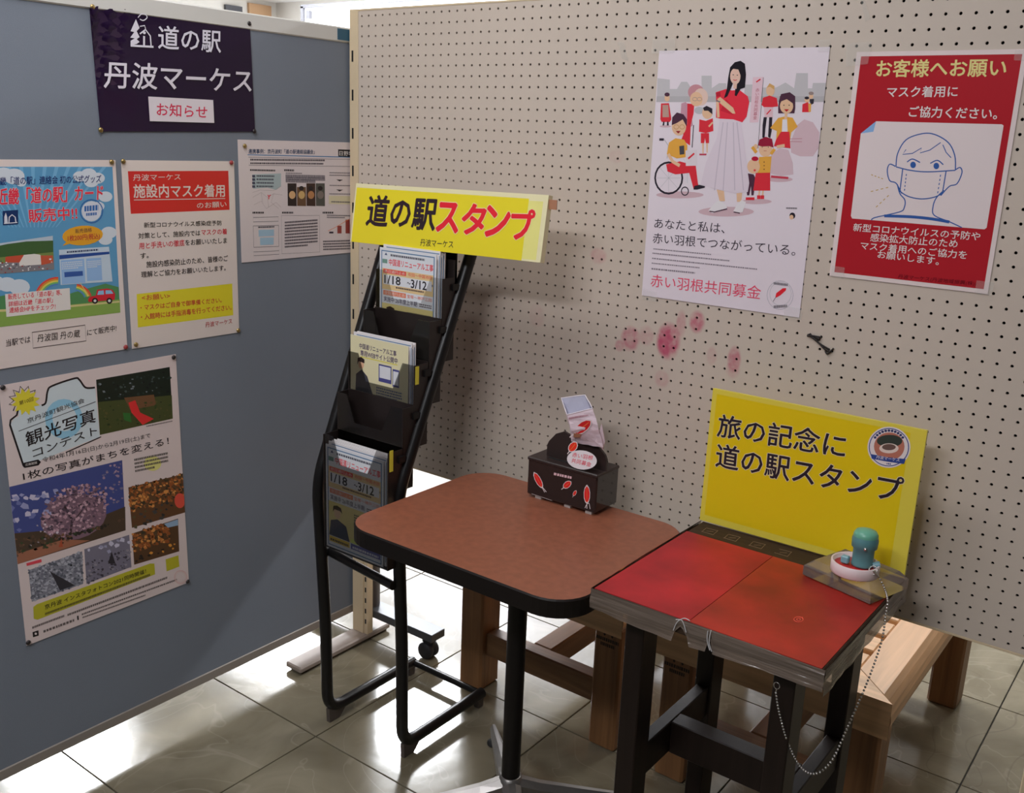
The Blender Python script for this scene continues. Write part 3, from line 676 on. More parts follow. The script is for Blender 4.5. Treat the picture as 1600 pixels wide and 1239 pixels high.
# ---- leaflets
def leaflet_art(s, kind):
    s.raw = True; w, h = s.w, s.h
    q = lambda x, y: (x * w, y * h)
    R = lambda x0, y0, x1, y1, c, l=1: s.poly([q(x0, y0), q(x1, y0), q(x1, y1), q(x0, y1)], c, l)
    T = lambda t, x0, y0, x1, y1, c, b=.01, l=6: s.text(t, q(x0, y0), q(x1, y0), q(x0, y1), c, l, b)
    if kind == 'works':
        R(.0, .0, 1, 1, (196, 196, 200), 1); R(.03, .02, .97, .975, (70, 100, 130), 2); R(.045, .03, .955, .965, (192, 194, 198), 3)
        s.poly([q(.09, .93), q(.14, .93), q(.115, .955)], (50, 60, 90), 4); s.dashes(q(.2, .925), q(.8, .925), q(.2, .945), (60, 60, 70), n=16, fill=1)
        T('中国道リニューアル工事', .17, .835, .95, .90, (190, 40, 50), .02); R(.05, .85, .14, .89, (90, 120, 110), 4)
        R(.045, .595, .955, .80, (218, 190, 140), 4); R(.07, .755, .48, .795, (190, 60, 55), 5); T('終日通行止め', .09, .76, .46, .79, (225, 215, 205), 0)
        T('吹田～中国池田', .52, .758, .93, .792, (190, 60, 55)); R(.07, .645, .93, .74, (200, 200, 205), 5)
        T('1/18', .09, .655, .38, .735, (30, 28, 34), .03); s.dashes(q(.4, .66), q(.5, .66), q(.4, .735), (60, 60, 70), n=3, lines=2); T('～', .5, .68, .56, .70, (30, 28, 34), .02); T('3/12', .57, .65, .84, .73, (30, 28, 34), .03)
        s.dashes(q(.86, .65), q(.95, .65), q(.86, .73), (60, 60, 70), n=3, lines=2); s.dashes(q(.3, .62), q(.8, .62), q(.3, .635), (60, 40, 50), n=14, fill=1)
        R(.07, .54, .48, .585, (214, 120, 90), 5); T('夜間通行止め', .09, .545, .46, .58, (235, 215, 205), 0); T('宝塚～神戸三田', .5, .545, .93, .58, (205, 100, 70))
        T('実施中 26年度上半期', .08, .475, .68, .525, (50, 35, 70), .01); s.dashes(q(.72, .48), q(.93, .48), q(.72, .52), (60, 40, 50), n=5, lines=2)
        R(.045, .12, .955, .46, (212, 196, 130), 4); s.poly([q(.05, .12), q(.08, .27), q(.2, .3), q(.36, .26), q(.42, .12)], (45, 50, 66), 5)
        s.ell(q(.2, .36), .06 * w, .055 * h, (205, 170, 140), 5); s.poly([q(.12, .36), q(.13, .42), (.2 * w, .435 * h), q(.27, .42), q(.29, .37), q(.25, .39), q(.15, .39)], (40, 26, 24), 6)
        s.dashes(q(.5, .3), q(.92, .3), q(.5, .42), (70, 70, 60), n=10, lines=5); s.line([q(.55, .24), q(.65, .28), q(.75, .22), q(.9, .27)], .003, (80, 150, 130), 5)
        R(.05, .06, .42, .115, (190, 160, 60), 5); R(.44, .06, .95, .115, (80, 80, 130), 5); R(.44, .12, .95, .16, (180, 190, 100), 5)
        s.dashes(q(.07, .07), q(.4, .07), q(.07, .1), (60, 50, 40), n=8, layer=6, fill=.7); s.dashes(q(.47, .07), q(.92, .07), q(.47, .1), (215, 215, 225), n=10, layer=6, fill=.7)
    else:
        R(0, 0, 1, 1, (204, 196, 160), 1)
        T('中国道リニューアル工事', .16, .875, .80, .93, (60, 40, 80), .015); T('専用WEBサイト公開中', .18, .80, .82, .86, (60, 40, 80), .015); s.line([q(.18, .79), q(.82, .79)], .002, (200, 190, 60), 4)
        s.poly([q(.08, .35), q(.1, .6), q(.2, .66), q(.3, .6), q(.4, .42), q(.42, .3)], (52, 52, 60), 3); s.ell(q(.19, .71), .05 * w, .045 * h, (190, 150, 120), 4)
        s.poly([q(.12, .70), q(.13, .77), q(.19, .79), q(.25, .77), q(.25, .73), q(.15, .74)], (35, 25, 25), 5)
        R(.5, .58, .72, .76, (60, 60, 110), 4); R(.515, .62, .705, .745, (215, 215, 220), 5); R(.74, .56, .85, .74, (60, 60, 110), 4); R(.75, .58, .84, .72, (215, 215, 220), 5)
        s.dashes(q(.46, .42), q(.9, .42), q(.46, .53), (80, 90, 120), n=10, lines=4); R(0, 0, 1, .36, (110, 125, 125), 2); R(0, .1, 1, .3, (150, 160, 160), 3)
        s.dashes(q(.1, .2), q(.9, .2), q(.1, .25), (60, 80, 110), n=12, layer=5, fill=.6)
whitep = mat('leaflet_paper', C(186, 182, 182), .35)
def leaflets(k, n_, x0, x1, top, step, kind, labf, labb, skew=0):
    yf, yb, zb, zt = PK[k]
    for i in range(n_):
        y = yf + .004 + i * step; zz = zb + .003 + (.002 * (i % 3)); dx = (.004 if i else 0) + .0012 * (i % 4); tt = top + (.004 * (i % 2) if i else 0) + (.003 if i else 0)
        a = V3((x0 + dx, y, zz)); b_ = V3((x1 + dx, y, zz)); c_ = V3((x0 + dx, y, tt))
        e_ = empty('leaflet', (a + b_) / 2, labf if i == 0 else labb, 'leaflet', 'leaflets in the %s pocket of the rack' % ('top', 'middle', 'bottom')[{4: 0, 3: 0, 2: 1, 0: 2}[k]])
        if i == 0:
            sh = Sheet(a, b_, c_, th=.001, rough=.3); leaflet_art(sh, kind); sh.finish(e_, 'paper', (188, 186, 188))
        else:
            MB().box((a.x, y, zz), (b_.x, y + step * .45, tt), whitep).build('paper', e_)
            bb = MB(); bb.add([(b_.x - .003, y - .0003, zz + .01), (b_.x - .001, y - .0003, zz + .01), (b_.x - .001, y - .0003, tt - .01), (b_.x - .003, y - .0003, tt - .01), (a.x + .01, y - .0003, tt - .005), (b_.x - .003, y - .0003, tt - .005), (b_.x - .003, y - .0003, tt - .007), (a.x + .01, y - .0003, tt - .007)],
                   [(0, 1, 2, 3), (4, 7, 6, 5)], mat('leaflet_border_ink', C(70, 100, 130), .4)); bb.build('printed_border', e_)
leaflets(0, 9, .286, .478, .792, .0041, 'works', 'roadworks leaflet at the front of the bottom rack pocket', 'white leaflet stacked behind the front one in the lowest rack pocket')
leaflets(2, 4, .286, .474, 1.045, .0045, 'web', 'cream leaflet with two screens at the front of the middle rack pocket', 'leaflet stacked behind the cream one in the middle rack pocket')
leaflets(4, 5, .291, .472, 1.246, .006, 'works', 'roadworks leaflet at the front of the top rack pocket under the yellow sign', 'white leaflet stacked behind the front one in the top rack pocket')
# ---- yellow sign on the rack
sg = Sheet((.180, -.215, 1.248), (.757, -.215, 1.257), (.178, -.192, 1.388), th=.001, rough=.4); sg.view = (540, 270, 4.272)
Y1 = (196, 180, 34)
sgn = empty('stamp_sign', sg.at(sg.w / 2, 0), 'yellow banner sign with black and red lettering on top of the brochure rack', 'sign')
B8 = [sg.at(0, 0, -.014), sg.at(sg.w, 0, -.014), sg.at(sg.w, sg.h, -.014), sg.at(0, sg.h, -.014)]
MB().prism(B8, sg.N * .014, mat('foam_board_white', C(196, 188, 150), .5)).build('foam_board', sgn)
sg.raw = True; sg.poly([(.004, .0), (sg.w - .05, 0), (sg.w - .05, sg.h - .010), (.004, sg.h - .010)], Y1, 1); sg.poly([(sg.w - .05, .004), (sg.w - .012, .004), (sg.w - .012, sg.h - .014), (sg.w - .05, sg.h - .014)], (190, 184, 110), 1); sg.raw = False
sg.text('道の駅', (135, 352), (590, 385), (160, 150), (34, 22, 30), 6, .04)
WH = (216, 200, 150)
for t, a, b_, c_ in (('ス', (605, 388), (745, 400), (620, 200)), ('タ', (775, 405), (930, 412), (785, 210)), ('ン', (932, 420), (1088, 425), (945, 222)), ('プ', (1110, 440), (1262, 446), (1112, 248))):
    sg.text(t, a, b_, c_, WH, 4, .085); sg.text(t, a, b_, c_, (184, 28, 40), 6, .05)
sg.text('丹波マーケス', (498, 488), (718, 503), (500, 440), (40, 32, 30), 6, .01)
for o in sg.finish(sgn, 'paper', (196, 188, 150)): pass
tp2 = MB(); q = sg.at(sg.w, sg.h * .94, -.004); tp2.box((q.x - .01, q.y - .002, q.z - .02), (q.x + .02, q.y + .0, q.z), mat('brown_tape', C(150, 105, 80, 1.6), .3)); tp2.build('tape', sgn)
#==================================================================== helpers for pinned papers
def px_sheet(c, plane, th=.0006, rough=.42, k=None, hit_=None):
    """c = photo corners tl, tr, bl, br seen on a plane"""
    H = [plane(*p) for p in c]; U = ((H[1] - H[0]) + (H[3] - H[2])).normalized(); w = ((H[1] - H[0]).length + (H[3] - H[2]).length) / 2
    h = ((H[0] - H[2]).length + (H[1] - H[3]).length) / 2; ce = sum(H, V3()) / 4
    N = V3((1, 0, 0)) if plane is PB else V3((0, -1, 0)); V = N.cross(U)
    bl = ce - U * w / 2 - V * h / 2
    return Sheet(bl, bl + U * w, bl + V * h, th, rough, k)
PB = lambda x, y: onX(x, y, PX + .0012)
PG = lambda x, y: onY(x, y, -.0012)
# ---------------- purple notice
s = px_sheet([(140, 9), (390, 35), (156, 205), (398, 206)], PB, rough=.14); s.view = (0, 0, 4)
s.text('道の駅', (985, 305), (1375, 330), (985, 158), (196, 192, 204), 6, .02); s.text('丹波マーケス', (645, 548), (1565, 580), (650, 380), (200, 194, 204), 6, .02)
s.quad((922, 603), (1328, 625), (1335, 768), (932, 757), (192, 184, 190), 3); s.text('お知らせ', (975, 722), (1290, 740), (975, 642), (170, 30, 62), 6, .015)
wt = (200, 196, 206)
s.poly([(812, 285), (812, 255), (838, 240), (810, 235), (835, 200), (812, 195), (845, 120), (868, 175), (850, 195), (868, 232), (850, 245), (868, 262), (850, 275)], wt, 3)
s.line([(812, 285), (955, 293)], 12, wt, 3); s.line([(870, 212), (905, 185), (935, 225), (940, 288)], 9, wt, 4); s.line([(896, 225), (896, 285)], 13, wt, 4); s.ell((898, 205), 9, 9, wt, 4)
s.line([(858, 110), (880, 88), (905, 92), (915, 110), (892, 128), (870, 120)], 6, wt, 3, True); s.line([(870, 165), (900, 160), (905, 180)], 6, wt, 4)
e_ = empty('notice_poster', s.at(s.w / 2, 0), 'glossy purple notice with white lettering at the top of the blue partition', 'poster')
GLS = mat('glossy_purple_film', C(30, 15, 42, 1.4), .12, spec=.3)
# gently wavy film
nx, ny = 46, 28; vv = []
for j in range(ny + 1):
    for i in range(nx + 1):
        u, v = i / nx, j / ny; am = .0036 * max(0, (1 - u * 4.2)) * max(0, (v - .25) * 1.3) * 2.2 + .0001
        vv.append(s.at(u * s.w, v * s.h, .0012 + am * (math.sin(u * 47 + v * 30) * math.sin(v * 38 - u * 21) + .8 * math.sin((u + v) * 60 + 2 * math.sin(u * 30)))))
s_th = s.th
ob = MB().add(vv, [(j * (nx + 1) + i, j * (nx + 1) + i + 1, (j + 1) * (nx + 1) + i + 1, (j + 1) * (nx + 1) + i) for j in range(ny) for i in range(nx)], GLS, True).build('film', e_)
sh2 = s.finish(e_, 'paper', (36, 21, 44))
for o in sh2[1:]: o.location.x += .0024
for q, n_ in (((143, 11), 'upper left'), ((156, 203), 'lower left'), ((388, 37), 'upper right'), ((396, 205), 'lower right')): pin(onX(*q, PX), (1, 0, 0), 'brass thumbtack at the %s corner of the purple notice' % n_, 'dark' if 'right' in n_ else 'brass')
# ---------------- card poster (cut by the frame)
H1, H2 = PB(180, 250), PB(200, 545)
s = Sheet((H1.x, H1.y - .302, H2.z), (H1.x, H1.y, H2.z), (H1.x, H1.y - .302, H1.z), rough=.2); s.view = (0, 240, 3.6447)
s.poly([(-420, 75), (640, 75), (685, 905), (-420, 1040)], (74, 124, 158), 1)
for i in range(11):
    a = -1.9 + i * .33; s.poly([(300, 500), (300 + 900 * math.cos(a), 500 + 900 * math.sin(a)), (300 + 900 * math.cos(a + .13), 500 + 900 * math.sin(a + .13))], (96, 142, 170), 2) if i in (1, 2, 3) and 0 else None
for i in range(14):
    x = -300 + i * 68; s.poly([(x, 75), (x + 22, 75), (200 + (x - 200) * .3 + 6, 420), (200 + (x - 200) * .3, 420)], (94, 142, 172), 2)
for x, y, r in ((455, 130, 40), (505, 118, 45), (555, 140, 42), (520, 160, 42), (20, 120, 55), (80, 130, 60), (-60, 130, 60), (120, 165, 30), (600, 245, 40), (560, 300, 35), (620, 450, 45), (600, 490, 40), (520, 340, 45), (40, 745, 55), (110, 760, 60), (-30, 740, 60)):
    s.ell((x, y), r, r * .75, (176, 182, 190), 3)
s.grp('grass_hill')
s.poly([(-420, 870), (-100, 830), (60, 800), (250, 850), (420, 790), (600, 740), (675, 760), (680, 850), (400, 900), (-420, 980)], (66, 112, 70), 3)
s.poly([(-420, 950), (200, 880), (500, 850), (682, 830), (685, 905), (-420, 1040)], (110, 136, 66), 4); s.poly([(-420, 930), (300, 872), (680, 838), (680, 848), (300, 884), (-420, 945)], (170, 160, 110), 5)
s.grp('rainbow')
for i, c in enumerate(((190, 60, 50), (205, 130, 50), (200, 185, 80), (90, 150, 90), (70, 110, 160))):
    r = 130 - i * 10; s.line([(330 + r * math.cos(a), 830 + r * .95 * math.sin(a)) for a in [math.pi + .15 + k * .13 for k in range(12)]], 9, c, 4)
    r = 100 - i * 9; s.line([(420 + r * math.cos(a), 830 + r * .85 * math.sin(a)) for a in [-1.4 + k * .13 for k in range(10)]], 8, c, 3)
NV = (22, 34, 84); RD = (186, 40, 60)
s.text('近畿「道の駅」連絡会 初の公式グッズ', (-40, 182), (575, 165), (-40, 134), NV, 7, .015)
s.text('近畿「道の駅」カード', (-20, 294), (585, 264), (-20, 200), (210, 200, 200), 5, .06); s.text('近畿「道の駅」カード', (-20, 294), (585, 264), (-20, 200), RD, 7, .03)
s.text('販売中!!', (165, 394), (440, 374), (160, 318), (210, 200, 200), 5, .06); s.text('販売中!!', (165, 394), (440, 374), (160, 318), RD, 7, .03)
s.grp('road_station_logo')
s.quad((14, 327), (102, 320), (104, 402), (16, 408), (20, 40, 80), 6); s.poly([(24, 395), (24, 360), (32, 335), (40, 360), (44, 395)], (196, 196, 204), 7); s.line([(50, 395), (52, 362), (68, 348), (86, 362), (90, 392)], 6, (196, 196, 204), 7); s.line([(22, 398), (98, 392)], 5, (196, 196, 204), 7)
s.grp('round_print_stamp')
s.ell((520, 328), 64, 66, (40, 84, 140), 6, ring=6); s.ell((520, 328), 56, 58, (186, 190, 200), 5); s.dashes((480, 330), (560, 322), (480, 296), (40, 84, 140), 7, 4, 1, .9); s.dashes((490, 355), (550, 350), (490, 337), (40, 84, 140), 7, 5, 1, .9)
s.grp('price_bubble')
s.ell((470, 466), 116, 56, (210, 150, 40), 6, rot=-.08); s.poly([(380, 500), (355, 525), (410, 510)], (210, 150, 40), 6)
s.text('販売価格', (428, 455), (522, 446), (428, 430), (70, 40, 40), 7, .01); s.text('1枚200円(税込)', (385, 505), (568, 490), (385, 466), (150, 40, 40), 8, .02)
s.grp('printed_photo')
s.quad((-420, 545), (300, 468), (308, 660), (-420, 720), (96, 110, 60), 5); s.quad((-420, 545), (300, 468), (301, 500), (-420, 570), (150, 160, 170), 6); s.poly([(-100, 545), (40, 515), (150, 500), (302, 495), (303, 560), (-100, 600)], (52, 78, 44), 7)
s.quad((-420, 655), (306, 600), (308, 660), (-420, 720), (104, 100, 104), 6); s.poly([(105, 585), (150, 565), (225, 575), (262, 600), (260, 630), (110, 640)], (200, 194, 188), 7); s.poly([(30, 590), (110, 560), (140, 570), (110, 620), (30, 620)], (160, 64, 46), 7); s.poly([(230, 580), (300, 580), (302, 620), (235, 635)], (160, 70, 50), 8)
s.scatter(((0, 610), (300, 600), (300, 655), (0, 680)), 40, [(180, 180, 184), (60, 60, 70), (130, 40, 40), (200, 200, 200)], 3, 8, 8)
s.grp('printed_card')
s.quad((335, 548), (620, 530), (640, 728), (345, 748), (172, 186, 200), 6); s.quad((337, 578), (622, 558), (623, 572), (338, 602), (30, 60, 120), 7); s.dashes((380, 566), (560, 552), (380, 550), (40, 50, 80), 8, 12, 1, .6)
s.quad((345, 608), (478, 598), (486, 735), (352, 745), (120, 150, 186), 7); s.quad((490, 598), (575, 592), (582, 720), (496, 726), (120, 150, 186), 7)
s.dashes((352, 660), (470, 650), (350, 615), (196, 204, 214), 8, 8, 4); s.dashes((498, 650), (575, 644), (496, 608), (196, 204, 214), 8, 8, 4); s.quad((365, 675), (470, 668), (472, 695), (367, 704), (40, 70, 130), 8)
s.line([(455, 735), (505, 812)], 3, (200, 190, 130), 8)
s.grp('red_car')
s.poly([(500, 832), (510, 815), (545, 808), (552, 775), (610, 768), (640, 775), (655, 800), (652, 832), (505, 845)], (170, 30, 44), 8); s.poly([(553, 805), (560, 782), (590, 778), (592, 802)], (120, 160, 190), 9); s.poly([(600, 800), (600, 778), (632, 778), (645, 797)], (120, 160, 190), 9)
for x in (540, 622): s.ell((x, 838), 17, 17, (30, 26, 30), 9); s.ell((x, 838), 8, 8, (170, 170, 170), 10)
s.grp('white_text_box')
s.quad((28, 800), (396, 765), (402, 888), (36, 930), (186, 180, 176), 8)
s.text('販売している「道の駅」等、', (45, 832), (350, 806), (45, 800), (176, 32, 52), 9, .02); s.text('詳細は近畿「道の駅」', (48, 872), (300, 848), (48, 842), (176, 32, 52), 9, .02); s.text('連絡会HPをチェック!', (52, 908), (315, 884), (52, 876), (176, 32, 52), 9, .02)
s.text('当駅では', (34, 1100), (172, 1076), (34, 1060), (36, 30, 30), 6, .01); s.line([(182, 1018), (484, 976), (490, 1066), (188, 1108)], 4, (60, 50, 50), 5, closed=True)
s.text('丹波国 丹の蔵', (212, 1075), (455, 1045), (212, 1030), (36, 30, 30), 6, .005); s.text('にて販売中!', (496, 1038), (662, 1010), (496, 1002), (36, 30, 30), 6, .01)
e_ = empty('card_poster', s.at(s.w / 2, 0), 'sky blue poster with rainbow and red car, leftmost on the partition', 'poster'); s.finish(e_, pcol=(184, 172, 168))
pin(onX(173, 253, PX), (1, 0, 0), 'brass thumbtack at the upper right corner of the blue sky poster'); pin(onX(195, 542, PX), (1, 0, 0), 'red thumbtack at the lower right corner of the blue sky poster', 'red')
# ---------------- mask notice
s = px_sheet([(188, 250), (365, 252), (207, 545), (374, 519)], PB, rough=.3); s.view = (0, 240, 3.6447)
s.quad((728, 100), (1300, 98), (1307, 320), (745, 343), (170, 34, 34), 1); W1 = (212, 196, 190); BK = (38, 32, 32); R1_ = (172, 34, 52)
s.text('丹波マーケス', (758, 155), (1028, 150), (757, 118), W1, 6, .005); s.text('施設内マスク着用', (762, 252), (1280, 246), (758, 175), W1, 6, .025); s.line([(762, 264), (1282, 256)], 4, W1, 5); s.text('のお願い', (1122, 313), (1290, 304), (1120, 280), W1, 6, .015)
for t, a, b_, c_, cc in (('新型コロナウイルス感染症予防', (820, 422), (1262, 408), (819, 392), BK), ('対策として、施設内では', (788, 485), (1140, 467), (787, 452), BK), ('マスクの着', (1147, 465), (1292, 459), (1146, 432), R1_),
                         ('用と手洗いの徹底', (792, 545), (1050, 525), (791, 508), R1_), ('をお願いいたしま', (1055, 524), (1292, 510), (1054, 492), BK), ('す。', (800, 600), (846, 594), (799, 568), BK),
                         ('施設内感染防止のため、皆様のご', (834, 650), (1298, 612), (832, 614), BK), ('理解とご協力をお願いいたします。', (805, 706), (1285, 666), (803, 672), BK)):
    s.text(t, a, b_, c_, cc, 6, .02)
s.grp('yellow_box')
s.quad((778, 800), (1322, 740), (1328, 920), (785, 990), (186, 174, 40), 1); OR = (164, 50, 44)
s.text('<お願い>', (808, 838), (968, 826), (806, 806), OR, 6, .01); s.text('・マスクはご自身で御準備ください。', (800, 894), (1262, 848), (799, 862), OR, 6, .02); s.text('・入館時には手指消毒を行ってください。', (803, 948), (1318, 890), (801, 914), OR, 6, .02); s.text('丹波マーケス', (1170, 990), (1322, 968), (1168, 960), (150, 50, 50), 6, .01)
e_ = empty('mask_notice', s.at(s.w / 2, 0), 'white laminated notice with a red heading and a yellow box at the bottom', 'poster'); s.finish(e_, pcol=(184, 173, 168))
for q, n_, cl in (((191, 252), 'upper left', 'brass'), ((360, 254), 'upper right', 'red'), ((211, 538), 'lower left', 'brass'), ((371, 516), 'lower right', 'brass')): pin(onX(*q, PX), (1, 0, 0), 'thumbtack at the %s corner of the red-headed notice' % n_, cl)
# ---------------- info sheet (runs behind the pegboard)
H1, H2 = PB(371, 218), PB(379, 411)
s = Sheet((H1.x, H1.y, H2.z + .001), (H1.x, H1.y + .42, H2.z + .001), (H1.x, H1.y, H1.z), rough=.25); s.view = (350, 200, 5.163); G1 = (90, 84, 90)
s.text('連携事例：京丹波町「道の駅連絡協議会」', (197, 206), (730, 210), (197, 168), (40, 56, 84), 6, .02); s.quad((190, 212), (1150, 234), (1150, 242), (190, 219), (70, 104, 140), 2); s.quad((920, 172), (1100, 178), (1100, 236), (922, 230), (24, 22, 26), 3); s.text('日野地域', (930, 222), (1080, 228), (930, 184), (190, 184, 184), 6, .01)
s.line([(197, 235), (1150, 256), (1150, 312), (200, 300)], 3, G1, 2, closed=True); s.dashes((212, 262), (812, 268), (212, 242), (60, 54, 60), n=40, fill=.7); s.dashes((212, 290), (800, 294), (212, 272), (60, 54, 60), n=38, fill=.7)
s.dashes((210, 345), (412, 350), (210, 330), (40, 36, 40), n=12, fill=.9); s.dashes((485, 348), (565, 350), (485, 330), (40, 36, 40), n=5, fill=.9)
s.poly([(228, 375), (460, 366), (460, 470), (420, 500), (350, 480), (235, 490)], (138, 150, 152), 2)
for y in (385, 412, 440, 468): s.quad((226, y - 6), (250, y - 6), (252, y + 14), (228, y + 14), (60, 60, 76), 4); s.dashes((262, y + 8), (380 + y % 30, y + 10), (262, y - 6), (60, 60, 70), 5, 8, 1, .9)
for P_ in ([(230, 560), (300, 520), (350, 560), (400, 530), (470, 540)], [(240, 620), (300, 590), (340, 650), (420, 600), (460, 640)], [(300, 520), (310, 600)], [(350, 560), (360, 640)], [(400, 530), (380, 600), (440, 650)], [(230, 520), (290, 500), (400, 505), (460, 470)]): s.line(P_, 2, (140, 128, 128), 3)
s.line([(352, 540), (362, 552), (375, 540)], 7, (180, 20, 40), 5); s.line([(362, 552), (360, 575)], 7, (180, 20, 40), 5)
s.dashes((498, 368), (630, 370), (498, 356), G1, n=10, fill=.7); s.dashes((498, 438), (815, 445), (496, 382), G1, n=26, lines=3, fill=1.4)
for i, cc in enumerate(((36, 26, 24), (84, 60, 40), (50, 32, 24), (64, 64, 58))):
    x = 512 + i * 76; s.quad((x, 446 + (i == 1) * 30), (x + 72, 446 + (i == 1) * 30), (x + 74, 630), (x + 2, 628), cc, 3); s.ell((x + 38, 540), 26, 32, ((176, 140, 100), (170, 140, 90), (150, 104, 66), (100, 90, 84))[i], 4); s.ell((x + 36, 486), 20, 18, (30, 22, 22), 4)
for y in (358, 378, 460, 528): s.dashes((850, y + 6), (1100, y + 10), (850, y - 4), G1, n=22, fill=.7)
for y in (415, 496): s.poly([(905, y), (960, y + 2), (932, y + 16)], (40, 36, 40), 4)
s.quad((845, 545), (1120, 552), (1120, 618), (845, 612), (176, 168, 140), 2); s.dashes((865, 600), (1100, 606), (865, 585), G1, n=16, fill=.7)
for x in (230, 468, 795): s.dashes((x, 690), (x + 90, 690), (x, 674), (40, 36, 40), n=5, fill=.9)
s.line([(235, 722), (438, 716), (438, 752), (235, 758)], 3, G1, 3, closed=True); s.line([(235, 790), (440, 785), (442, 955), (240, 962)], 4, G1, 3, closed=True); s.line([(238, 1000), (444, 990), (444, 1018), (240, 1030)], 3, G1, 3, closed=True)
s.quad((278, 822), (402, 818), (404, 870), (280, 876), (132, 156, 172), 3); s.quad((290, 885), (400, 882), (400, 940), (292, 945), (132, 156, 172), 3); s.dashes((275, 806), (405, 802), (275, 792), (50, 50, 60), n=8, fill=.8)
s.line([(462, 706), (770, 704), (772, 1000), (466, 1014)], 2, G1, 3, closed=True); s.dashes((490, 965), (755, 945), (490, 745), (66, 60, 66), n=24, lines=9)
s.dashes((830, 725), (1100, 730), (830, 692), G1, n=20, lines=2)
for i in range(5): x = 848 + i * 66; hh = (14, 62, 110, 130, 150)[i]; s.quad((x, 850 - hh), (x + 34, 850 - hh), (x + 34, 850), (x, 850), (40, 30, 44) if i == 0 else (120, 50, 46), 4)
s.line([(840, 830), (900, 800), (1000, 740), (1100, 700)], 3, (190, 110, 60), 5); s.dashes((800, 985), (1120, 975), (798, 900), (66, 60, 66), n=26, lines=4)
e_ = empty('information_sheet', s.at(.1, 0), 'landscape sheet with map, food photos and small print beside the pegboard post', 'poster'); s.finish(e_, pcol=(178, 168, 168))
pin(onX(381, 228, PX), (1, 0, 0), 'brass thumbtack at the upper left corner of the landscape sheet'); 
# ---------------- photo contest poster
s = px_sheet([(0, 601), (274, 554.5), (38.6, 1011), (295.5, 908.6)], PB, rough=.3, k=2.3); s.view = (0, 540, 5.161); BK = (26, 22, 24)
s.poly([(80, 640), (110, 588), (150, 570), (150, 500), (335, 480), (372, 455), (388, 362), (425, 322), (600, 264), (640, 274), (688, 335), (768, 340), (805, 735), (190, 980)], (164, 172, 176), 1)
s.grp('lens_ring')
s.ell((515, 590), 152, 160, (118, 158, 178), 2); s.ell((520, 585), 98, 104, (164, 172, 176), 3)
s.grp('camera_outline')
s.line([(335, 482), (368, 460), (384, 365), (422, 324), (600, 264), (640, 276), (690, 338), (765, 338)], 15, BK, 4, True)
s.line([(150, 495), (135, 560), (85, 600), (80, 640), (188, 965), (200, 980)], 15, BK, 4); s.line([(530, 862), (815, 735)], 9, BK, 4); s.line([(150, 690), (770, 452)], 5, BK, 4)
s.grp('starburst')
st_ = []
for i in range(24):
    a = i * math.pi / 12; r = 140 if i % 2 else 92; st_.append((205 + r * .9 * math.cos(a), 455 + r * .85 * math.sin(a)))
s.line([(x - 10, y - 12) for x, y in st_[9:23]], 9, BK, 4); s.poly([(205 + (x - 205) * .95, 452 + (y - 455) * .95) for x, y in st_], (184, 172, 50), 5); s.text('第10回', (155, 482), (268, 445), (152, 448), (60, 44, 30), 7, .01)
s.text('京丹波町観光協会', (222, 628), (682, 458), (214, 588), BK, 7, .0); s.text('観光写真', (215, 818), (772, 616), (200, 700), BK, 7, .015); s.text('コンテスト', (268, 905), (785, 712), (258, 838), BK, 7, .005)
s.poly([(190, 945), (308, 918), (330, 938), (310, 965), (198, 986)], BK, 5); s.text('応募期間', (205, 972), (298, 953), (203, 952), (176, 168, 164), 7, .005)
s.text('令和4年1月16日(日)から2月19日(土)まで', (345, 948), (1215, 745), (338, 902), BK, 7, .0); s.text('1枚の写真がまちを変える！', (190, 1088), (1362, 795), (180, 1022), BK, 7, .01)
s.grp('printed_photo')
s.quad((775, 275), (1368, 172), (1393, 588), (805, 720), (22, 28, 22), 2); s.quad((790, 455), (1385, 400), (1393, 588), (805, 720), (52, 56, 30), 3); s.poly([(1000, 420), (1240, 395), (1260, 480), (1050, 520)], (84, 58, 38), 4); s.poly([(1035, 460), (1090, 440), (1130, 540), (1240, 590), (1150, 640), (1060, 540)], (172, 40, 40), 5); s.poly([(990, 540), (1050, 545), (1060, 620), (1000, 600)], (40, 80, 36), 5)
s.scatter(((790, 300), (1370, 200), (1380, 380), (800, 440)), 60, [(30, 40, 36), (50, 60, 58), (16, 20, 18), (90, 96, 100)], 5, 16, 3); s.scatter(((800, 470), (1385, 430), (1390, 585), (810, 700)), 50, [(40, 52, 26), (66, 60, 34), (30, 38, 22)], 6, 18, 4)
s.dashes((1180, 655), (1392, 612), (1180, 642), (90, 80, 80), n=16, fill=.7); s.ell((1230, 950), 70, 60, (186, 180, 110), 2); s.dashes((1090, 1020), (1360, 965), (1080, 900), (70, 64, 60), n=16, lines=4)
s.view = (0, 740, 4.271)
def im(q, base, sc): s.quad(*q, base, 2); [s.scatter(*a) for a in sc]
s.grp('printed_photo')
q = ((50, 92), (815, -90), (838, 378), (108, 608)); im(q, (52, 58, 102), [])
s.poly([(75, 405), (300, 380), (560, 330), (835, 220), (838, 378), (108, 608)], (58, 46, 36), 3); s.poly([(100, 540), (420, 440), (600, 445), (108, 608)], (120, 78, 60), 4)
s.scatter(((60, 150), (380, 90), (380, 300), (80, 400)), 26, [(84, 88, 128), (116, 116, 146), (150, 144, 160)], 14, 34, 3)
el = lambda cx_, cy_, rx, ry: (lambda u, v: ((u - cx_) / rx) ** 2 + ((v - cy_) / ry) ** 2 < 1)
s.ell((490, 290), 225, 150, (96, 74, 84), 3, rot=-.25)
